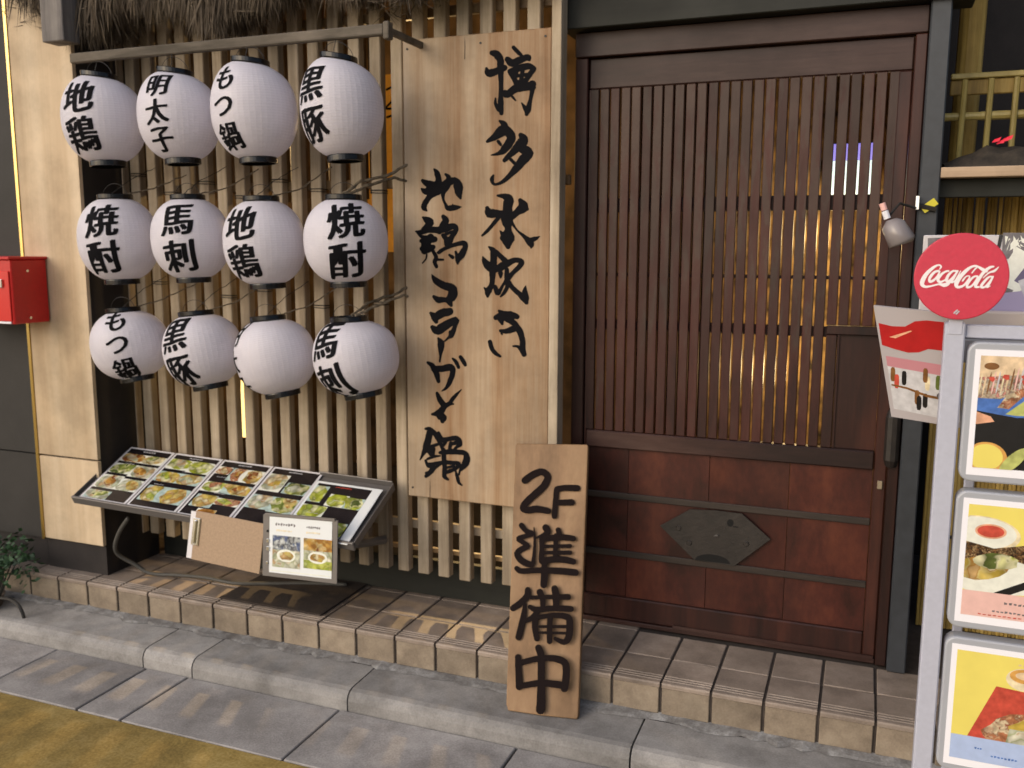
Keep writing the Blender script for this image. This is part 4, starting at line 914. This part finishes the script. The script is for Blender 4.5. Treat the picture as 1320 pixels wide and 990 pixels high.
for i, (z1, z0) in enumerate(panels):
    x0, x1 = .187, .553
    f = empty('picture_frame', (0,0,0)); f.parent = st; f.location = (x0-.165, 0, z0-PZ)
    mb = MB(); mb.prism([(x-x0, z-z0) for x, z in rrect(x0, x1, z0, z1, .022)], -.016, .020); o = mb.local('frame', FRAMEG, f); fix_normals(o)
    bv = o.modifiers.new('bevel', 'BEVEL'); bv.width = .004; bv.segments = 2; bv.limit_method = 'ANGLE'
    P = Print(); W0, H0 = x1-x0, z1-z0
    P.rect(.013, .014, W0-.013, H0-.014, BORDER)
    m0 = .0235; bx = (m0, .030, W0-m0, H0-.026); w, h = bx[2]-bx[0], bx[3]-bx[1]; rd = random.Random(i+3)
    if i == 0:
        P.rect(*bx, FC['black'])
        U = lambda u, v: (bx[0]+u, bx[3]-v)
        P.clip_ell(bx[0]+.03, bx[3]-.010, .075, .036, FC['beige'], bx, rot=.12)
        P.clip_ell(bx[0]+.02, bx[3]-.020, .013, .007, FC['brown'], bx)
        P.poly([U(0,.042), U(.06,.036), U(.12,.022), U(.16,.016), U(.16,.04), U(.10,.066), U(.05,.082), U(0,.084)], FOOD['stripe'])
        for k in range(16): P.clip_ell(bx[0]+.002+k*.0078, bx[3]-.058+k*.0018, .0016, .024, FC[('cream','beige','brown','pink','ltgrey')[k % 5]], bx, rot=-.12, n=8)
        for u, v in ((.022,.045),(.046,.040),(.078,.038),(.080,.048)): P.clip_ell(bx[0]+u, bx[3]-v, .006, .005, FC['red'], bx, wob=.3, n=9, rd=rd)
        P.poly([U(0,.083), U(.04,.083), U(.11,.045), U(.16,.035), U(.16,.11), U(.07,.118), U(0,.108)], FC['blue'])
        P.poly([U(.035,.10), U(.05,.075), U(.085,.055), U(.10,.052), U(.055,.102)], FOOD['meat'])
        P.poly([U(.05,.112), U(.085,.08), U(.12,.06), U(.14,.06), U(.14,.11), U(.07,.114)], FC['lime'])
        P.poly([U(.085,.10), U(.11,.085), U(.13,.095), U(.12,.105)], FC['dgreen'])
        P.poly([U(0,.110), U(.025,.118), U(.032,.128), U(.0,.135)], FC['salmon'])
        P.clip_ell(bx[0]+.022, bx[1]+.018, .038, .034, FC['orange'], bx); P.clip_ell(bx[0]+.022, bx[1]+.022, .030, .026, FC['bright'], bx)
        P.clip_ell(bx[0]+.070, bx[1]+.018, .012, .034, FC['lime'], bx, rot=-.7); P.clip_ell(bx[0]+.16, bx[1]+.04, .05, .04, FC['salmon'], bx); P.clip_ell(bx[0]+.24, bx[1]+.12, .06, .05, FC['cream'], bx)
    elif i == 1:
        P.rect(*bx, FC['bright']); z_ = bx[1]+.052; bb = (bx[0], z_, bx[2], bx[3])
        P.clip_ell(bx[0]+.02, bx[3]-.060, .075, .038, FC['cream'], bb); P.clip_ell(bx[0]+.02, bx[3]-.057, .068, .033, FC['white'], bb); P.clip_ell(bx[0]+.042, bx[3]-.052, .028, .015, FC['salmon'], bb); P.clip_ell(bx[0]+.042, bx[3]-.052, .024, .012, FC['red'], bb)
        for k in range(0): P.clip_ell(bx[0]+.004+k*.011, bx[3]-.098+(k % 5)*.006+.001*k, .010, .004, FC[('brown','black','beige')[k % 3]], bb, rot=.6, n=8)
        P.clip_ell(bx[0]+.05, bx[3]-.142, .10, .042, FC['white'], bb)
        P.poly([(bx[0], bx[3]-.076), (bx[0]+.05, bx[3]-.086), (bx[0]+.12, bx[3]-.07), (bx[0]+.20, bx[3]-.06), (bx[0]+.20, bx[3]-.11), (bx[0]+.12, bx[3]-.115), (bx[0]+.06, bx[3]-.10), (bx[0], bx[3]-.12)], FOOD['spice'])
        P.clip_ell(bx[0]+.03, bx[3]-.128, .055, .026, FOOD['gold'], bb, rot=.15, n=14, wob=.12, rd=rd); P.clip_ell(bx[0]+.055, bx[3]-.112, .04, .016, FOOD['green'], bb, n=14, wob=.12, rd=rd)
        for k in range(0): P.clip_ell(bx[0]+rd.uniform(.0,.085), bx[3]-rd.uniform(.105,.15), rd.uniform(.008,.022), rd.uniform(.005,.012), FC[rd.choice(['egg','beige','lime','orange','cream'])], bb, rot=rd.uniform(0,3), n=9, wob=.2, rd=rd)
        P.poly([(bx[0]+.055, z_), (bx[0]+.16, z_+.058), (bx[0]+.16, z_+.042), (bx[0]+.085, z_)], FC['black'])
        P.rect(bx[0], bx[1], bx[2], z_, FC['pink'])
        P.scribble(bx[0]+.075, bx[1]+.030, .05, .006, 6, FC['txt'], rd); P.scribble(bx[0]+.055, bx[1]+.012, .06, .005, 8, FC['txt'], rd); P.scribble(bx[0]+.03, bx[1]+.004, .08, .003, 9, FC['red'], rd)
    else:
        P.rect(*bx, FC['bright']); z_ = bx[1]+.052; bb = (bx[0], z_, bx[2], bx[3])
        P.clip_ell(bx[0]+.125, bx[3]-.045, .034, .024, FC['cream'], bb); P.clip_ell(bx[0]+.125, bx[3]-.038, .028, .015, FC['orange'], bb); P.clip_ell(bx[0]+.125, bx[3]-.037, .018, .008, FC['beige'], bb)
        P.poly([(bx[0]+.03, z_), (bx[0]+.075, bx[3]-.066), (bx[0]+.26, bx[3]-.080), (bx[0]+.28, z_)], FC['red'])
        P.scribble(bx[0]+.11, bx[3]-.018, .04, .005, 5, FC['beige'], rd)
        P.clip_ell(bx[0]+.13, z_+.032, .075, .034, FOOD['meat'], bb, rot=.35, n=18, wob=.1, rd=rd); P.clip_ell(bx[0]+.15, z_+.040, .05, .022, FOOD['gold'], bb, rot=.3, n=14, wob=.12, rd=rd); P.poly([(bx[0]+.10, z_), (bx[0]+.105, z_+.03), (bx[0]+.15, z_+.03), (bx[0]+.15, z_)], FOOD['pale'])
        for k in range(0): P.clip_ell(bx[0]+rd.uniform(.07,.17), z_+rd.uniform(.005,.072), rd.uniform(.006,.024), rd.uniform(.005,.012), FC[rd.choice(['orange','beige','salmon','egg','cream','brown'])], bb, rot=rd.uniform(.2,1.0), n=9, wob=.2, rd=rd)
        P.rect(bx[0], bx[1], bx[2], z_, FC['skyb']); P.scribble(bx[0]+.045, bx[1]+.026, .015, .005, 3, FC['blue'], rd); P.scribble(bx[0]+.075, bx[1]+.014, .05, .005, 8, FC['blue'], rd)
    o = P.mb.local('picture', P.mats, f); o.rotation_euler = (R(90), 0, 0); o.location = (0, -.0163, 0)
# round red sign
rsn = empty('round_red_sign', (.165, SY-.02, 1.262), 'round red sign with white script lettering on top of the stand post', 'sign')
c = at(1238.5, 356.5, SY-.02); RD = abs(at(1301, 356, SY-.02).x-at(1176, 356, SY-.02).x)/2
SRED = plain('sign_red', (.56,.028,.065), .4, noise=.05, nscale=120)
mb = MB(); mb.prism([(c.x+RD*.985*math.cos(2*math.pi*k/64), c.z+RD*math.sin(2*math.pi*k/64)*.985) for k in range(64)], SY-.024, SY-.014); o = fix_normals(mb.build('disc', SRED, rsn))
bv = o.modifiers.new('bevel', 'BEVEL'); bv.width = .002; bv.segments = 2; bv.limit_method = 'ANGLE'
COKE = ['345,185,15 365,150,25 330,128,22 260,160,38 170,240,52 110,330,62 95,400,58 140,435,35 230,425,25 330,400,25 400,412,52 450,400,52 490,370,30','330,210,28 270,230,35 210,300,40 200,360,35 250,350,35 310,290,28 345,220,22',
 '470,212,25 430,220,28 370,260,35 320,330,45 350,370,35 420,340,22 470,290,16','590,215,26 530,215,28 470,270,38 440,340,42 470,360,36 530,300,22 598,218,24','600,212,24 540,310,38 510,370,32 560,350,18 640,215,16',
 '860,175,18 880,145,20 830,140,25 740,190,45 640,290,58 580,390,62 600,440,42 680,420,32 740,350,26 770,290,18 720,290,18 670,350,26','800,150,22 880,150,28 950,190,46 1010,215,38','850,180,20 800,240,16',
 '880,285,22 820,300,28 750,380,34 730,440,34 790,430,28 850,360,26 885,290,20','1110,150,22 1050,165,38 960,240,44 880,360,46 850,430,42 900,440,24','1180,155,10 1120,210,32 1040,240,22 960,310,12','1100,295,20 1040,300,28 970,370,38 930,435,38 980,440,28 1040,380,26 1095,300,22','1102,292,22 1050,380,38 1010,440,32 1060,425,12']
tw = lambda x, y: at(1180 + x/11, 330 + y/11, SY-.0245)
strokes_mesh(parse(COKE), tw, (0,-1,0), lift=.0003, step=5).build('script_lettering', plain('sign_white', (.85,.80,.83), .35), rsn)
mb = MB(); strokes_mesh(parse(['232,660,12 255,640,12','248,668,10 268,648,10']), lambda x, y: at(1190 + x/5.82, 290 + y/5.82, SY-.0245), (0,-1,0), mb=mb); mb.build('small_mark', plain('grey_mark', (.5,.5,.55), .4), rsn)
MB().box(.150, .175, SY-.0135, SY+.004, 1.235, 1.33, b=.001).build('mounting_tab', ALU, rsn)

# plate with red wave and bottles hanging on the door side of the stand
pts = [at(1126,394,-1.10), at(1224,404,-1.16), at(1222,552,-1.12), at(1149,537,-1.06)]
u = (pts[1]-pts[0]).normalized(); v = (pts[0]-pts[3]); n_ = u.cross(v).normalized()
pl = empty('drinks_price_plate', pts[3], 'tilted white plate with a red wave and drink bottles beside the stand post', 'sign')
Mloc = Matrix((u, n_.cross(u), n_)).transposed(); pl.rotation_euler = Mloc.to_euler(); ML = (Matrix.Translation(pts[3]) @ Mloc.to_4x4()).inverted()
q = [ML @ p for p in pts]; q = [(p.x, p.y) for p in q]
q[1] = (q[1][0]+.02, q[1][1]); q[2] = (q[2][0]+.02, q[2][1])
mb = MB(); k = 4; mb.v = [(a, b, 0) for a, b in q]+[(a, b, -.006) for a, b in q]; mb.f = [(0,1,2,3),(7,6,5,4)]+[(i, i+4, (i+1) % 4+4, (i+1) % 4) for i in range(4)]; mb.m = [0]*6
fix_normals(mb.local('plate', plain('plate_white', (.42,.39,.41), .4), pl))
def Q(s, t): a = (q[0][0]+(q[1][0]-q[0][0])*s, q[0][1]+(q[1][1]-q[0][1])*s); b = (q[3][0]+(q[2][0]-q[3][0])*s, q[3][1]+(q[2][1]-q[3][1])*s); return (a[0]+(b[0]-a[0])*t, a[1]+(b[1]-a[1])*t)
P = Print(); WR = plain('wave_red', (.42,.012,.015), .35, noise=.1, nscale=40)
P.poly([Q(.03,.15),Q(.2,.165),Q(.36,.155),Q(.48,.10),Q(.62,.08),Q(.80,.08),Q(1,.08),Q(1,.34),Q(.8,.33),Q(.62,.33),Q(.5,.37),Q(.36,.385),Q(.2,.37),Q(.03,.345)], WR)
P.poly([Q(.14,.265),Q(.22,.27),Q(.44,.19),Q(.42,.185)], FC['salmon'])
P.poly([Q(.06,.44),Q(1,.46),Q(1,.95),Q(.06,.92)], FC['ltgrey'])
P.poly([Q(.06,.44),Q(1,.46),Q(1,.56),Q(.06,.53)], plain('print_rose', (.50,.22,.26), .4))
for s, t, m_ in ((.12,.60,'brown'),(.16,.66,'red'),(.27,.62,'black'),(.58,.64,'cream'),(.56,.57,'brown'),(.72,.62,'dgreen'),(.42,.78,'brown'),(.44,.83,'black'),(.53,.80,'black'),(.80,.66,'dgreen')):
    a, b = Q(s, t); P.clip_ell(a, b, .0055, .022, FC[m_], (a-.005, b-.016, a+.005, b+.016), n=12)
P.poly([Q(.08,.69),Q(.3,.70),Q(.55,.74),Q(1,.76),Q(1,.78),Q(.55,.765),Q(.3,.72),Q(.08,.705)], FC['brown'])
P.mb.local('printed_face', P.mats, pl)
MB().tube([ML @ Vector((.150,-1.17,1.10)), ML @ Vector((.150,-1.12,1.10))], .006, 6).local('holder_arm', WIREM, pl)

# leaflet box behind the red sign
lb = empty('leaflet_display', (.3, -1.0, .0), 'white framed leaflet display with snowy photo posters behind the round sign', 'display')
LBY = -1.02
P0 = at(1191, 303, LBY); P1 = at(1245, 386, LBY)
MB().box(P0.x, .60, LBY, LBY+.012, P1.z-.03, P0.z, b=.002).build('backboard', plain('board_white', (.58,.56,.58), .4), lb)
MB().box(.22, .24, LBY+.013, LBY+.03, PZ, P0.z-.05, b=.002).build('board_leg', ALU, lb)
MB().box(.54, .56, LBY+.013, LBY+.03, PZ, P0.z-.05, b=.002).build('board_leg', ALU, lb)
P = Print()
def BQ(px, py): a = at(px, py, LBY); return (a.x, a.z)
P.poly([BQ(1196,307),BQ(1196,330),BQ(1240,330),BQ(1240,305)], FC['txt'])
P.poly([BQ(1293,300),BQ(1340,300),BQ(1340,325),BQ(1291,335)], FC['txt'])
rd = random.Random(4)
for k in range(26): P.poly([(lambda u, v: BQ(u, v))(1294+k*1.6+rd.uniform(0,6), 302+rd.uniform(0,20)), BQ(1296+k*1.6, 308+rd.uniform(0,20)), BQ(1299+k*1.6+rd.uniform(0,4), 304+rd.uniform(0,16))], FC['white'])
P.poly([BQ(1288,303),BQ(1293,303),BQ(1289,320),BQ(1285,318)], FC['black'])
P.poly([BQ(1310,318),BQ(1340,335),BQ(1340,350),BQ(1300,390),BQ(1290,350)], FC['white'])
P.poly([BQ(1322,343),BQ(1345,330),BQ(1345,360),BQ(1320,369),BQ(1307,362)], plain('print_violet', (.13,.11,.20), .4))
P.poly([BQ(1296,370),BQ(1306,374),BQ(1302,382),BQ(1295,380)], FC['txt'])
P.poly([BQ(1262,392),BQ(1290,378),BQ(1345,372),BQ(1345,402),BQ(1262,402)], plain('print_lilac', (.34,.30,.46), .4))
P.poly([BQ(1312,362),BQ(1345,350),BQ(1345,385),BQ(1322,388)], FC['ltgrey'])
o = P.mb.build('poster_print', P.mats, None, recentre=False)
bpy.data.objects.remove(o)
P.mb.v = [(v_[0], LBY-.0005-v_[2], v_[1]) for v_ in P.mb.v]; P.mb.build('poster_print', P.mats, lb)
z = P1.z
MB().box(.165, .60, LBY-.05, LBY-.002, z-.052, z-.022, b=.003).build('cream_ledge', plain('ledge_cream', (.62,.52,.45), .4), lb)
MB().box(.168, .60, LBY-.048, LBY-.003, z-.078, z-.0525).build('purple_band', plain('purple_band', (.12,.10,.17), .4), lb)
MB().box(.30, .312, LBY-.0535, LBY-.0505, z-.046, z-.030).build('green_sticker', plain('green_sticker', (.07,.32,.08), .4), lb)
MB().box(.168, .60, LBY-.05, LBY-.003, z-.13, z-.0785, b=.004).build('grey_drawer', plain('drawer_grey', (.42,.42,.42), .4), lb)

# ------------------------------------------------------------------ thatch eave
th = MB(); rd = random.Random(11)
for i in range(11000):
    x = rd.uniform(-2.97, -1.02) if rd.random() < .97 else rd.uniform(-3.3, -2.95); k = rd.random()
    y = rd.uniform(-.36, -.14)
    zb = 2.245 + .05*math.sin(x*9) + .03*math.sin(x*23+1) + rd.gauss(0, .022) - (.0 if x < -2 else (x+2)*-.10) + (y+.25)*.25
    if x < -2.98: y = rd.uniform(-.43, -.34); zb += .07
    L = rd.uniform(.12,.35); dx = rd.gauss(0,.035); dy = rd.gauss(0,.03); w = rd.uniform(.0015,.004)
    a = Vector((x, y, zb+L)); b = Vector((x+dx*.5, y+dy*.5, zb+L*.5)); c = Vector((x+dx, y+dy, zb))
    n0 = len(th.v); s_ = Vector((w, rd.uniform(-w,w), 0))
    th.v += [tuple(a-s_), tuple(a+s_), tuple(b+s_), tuple(b-s_), tuple(c)]; th.f += [(n0, n0+1, n0+2, n0+3), (n0+3, n0+2, n0+4)]; th.m += [0, 0]
for i in range(4500):   # straws lying across, and tangled ends
    x = rd.uniform(-3.35, -1.02); y = rd.uniform(-.36,-.14); z_ = 2.29 + rd.uniform(-.05,.25) + .05*math.sin(x*9); a = Vector((x, y, z_)); d = Vector((rd.gauss(0,.05), rd.gauss(0,.02), rd.gauss(0,.035))); w = rd.uniform(.001,.0025)
    n0 = len(th.v); th.v += [tuple(a), tuple(a+Vector((0,0,w*2))), tuple(a+d)]; th.f.append((n0, n0+1, n0+2)); th.m.append(0)
th.build('thatch_eave', THATCH); tag(bpy.data.objects['thatch_eave'], 'ragged brown thatch fringe hanging over the slats', 'thatch', kind='stuff')
MB().box(-2.96, -1.02, -.30, -.13, 2.50, 2.9).build('eave_board', BEAMD); tag(bpy.data.objects['eave_board'], 'dark board backing the thatch above the slats', 'board')

# ------------------------------------------------------------------ plant and pot at the far left
ps = empty('leafy_shrub', (-3.42, -.56, PZ), 'low dark green shrub at the foot of the dark wall', 'shrub')
rd = random.Random(21); lm = MB()
for i in range(650):
    a = rd.uniform(0, 6.283); r = rd.random()**.5; el = rd.uniform(-.3, 1.4)
    c = Vector((-3.43+.25*r*math.cos(a)*math.cos(el*.6), -.52+.15*r*math.sin(a), .03+.15*r*math.sin(el)+rd.uniform(-.03,.03)))
    t = Vector((rd.gauss(0,1), rd.gauss(0,1), rd.gauss(.2,.6))).normalized(); s_ = t.orthogonal().normalized(); L = rd.uniform(.018,.036); w = L*.32
    lm.poly([c, c+t*L*.45+s_*w, c+t*L, c+t*L*.45-s_*w])
lm.build('foliage', LEAF, ps)['kind'] = 'stuff'
mb = MB()
for i in range(9):
    a = rd.uniform(0, 6.28); mb.tube([(-3.43,-.53,PZ+.04),(-3.43+.08*math.cos(a),-.53+.05*math.sin(a),-.05),(-3.43+.17*math.cos(a),-.53+.09*math.sin(a),.08)], [.006,.004,.002], 5)
mb.build('stems', BEAMD, ps)
mb = MB(); mb.lathe([(.0,0),(.085,0),(.105,.10),(.112,.115),(.104,.115),(.098,.10),(.0,.095)], 20, c=(-3.46,-.56,PZ+.001)); o = mb.build('pot', plain('pot_brown', (.10,.075,.055), .7, noise=.3), ps)
hoop = MB(); c = at_z(8, 812, PZ)
hp2 = [c+Vector((-.12,.02,.0)), c+Vector((-.10,.02,.10)), c+Vector((0,.01,.135)), c+Vector((.075,.0,.125)), c+Vector((.105,0,.08)), c+Vector((.11,0,.008))]
hoop.tube(catmull([tuple(p) for p in hp2], 5), .0075, 8); o = hoop.build('wire_hoop_guard', WIREM); tag(o, 'bent dark pipe hoop standing on the kerb below the shrub', 'hoop guard')
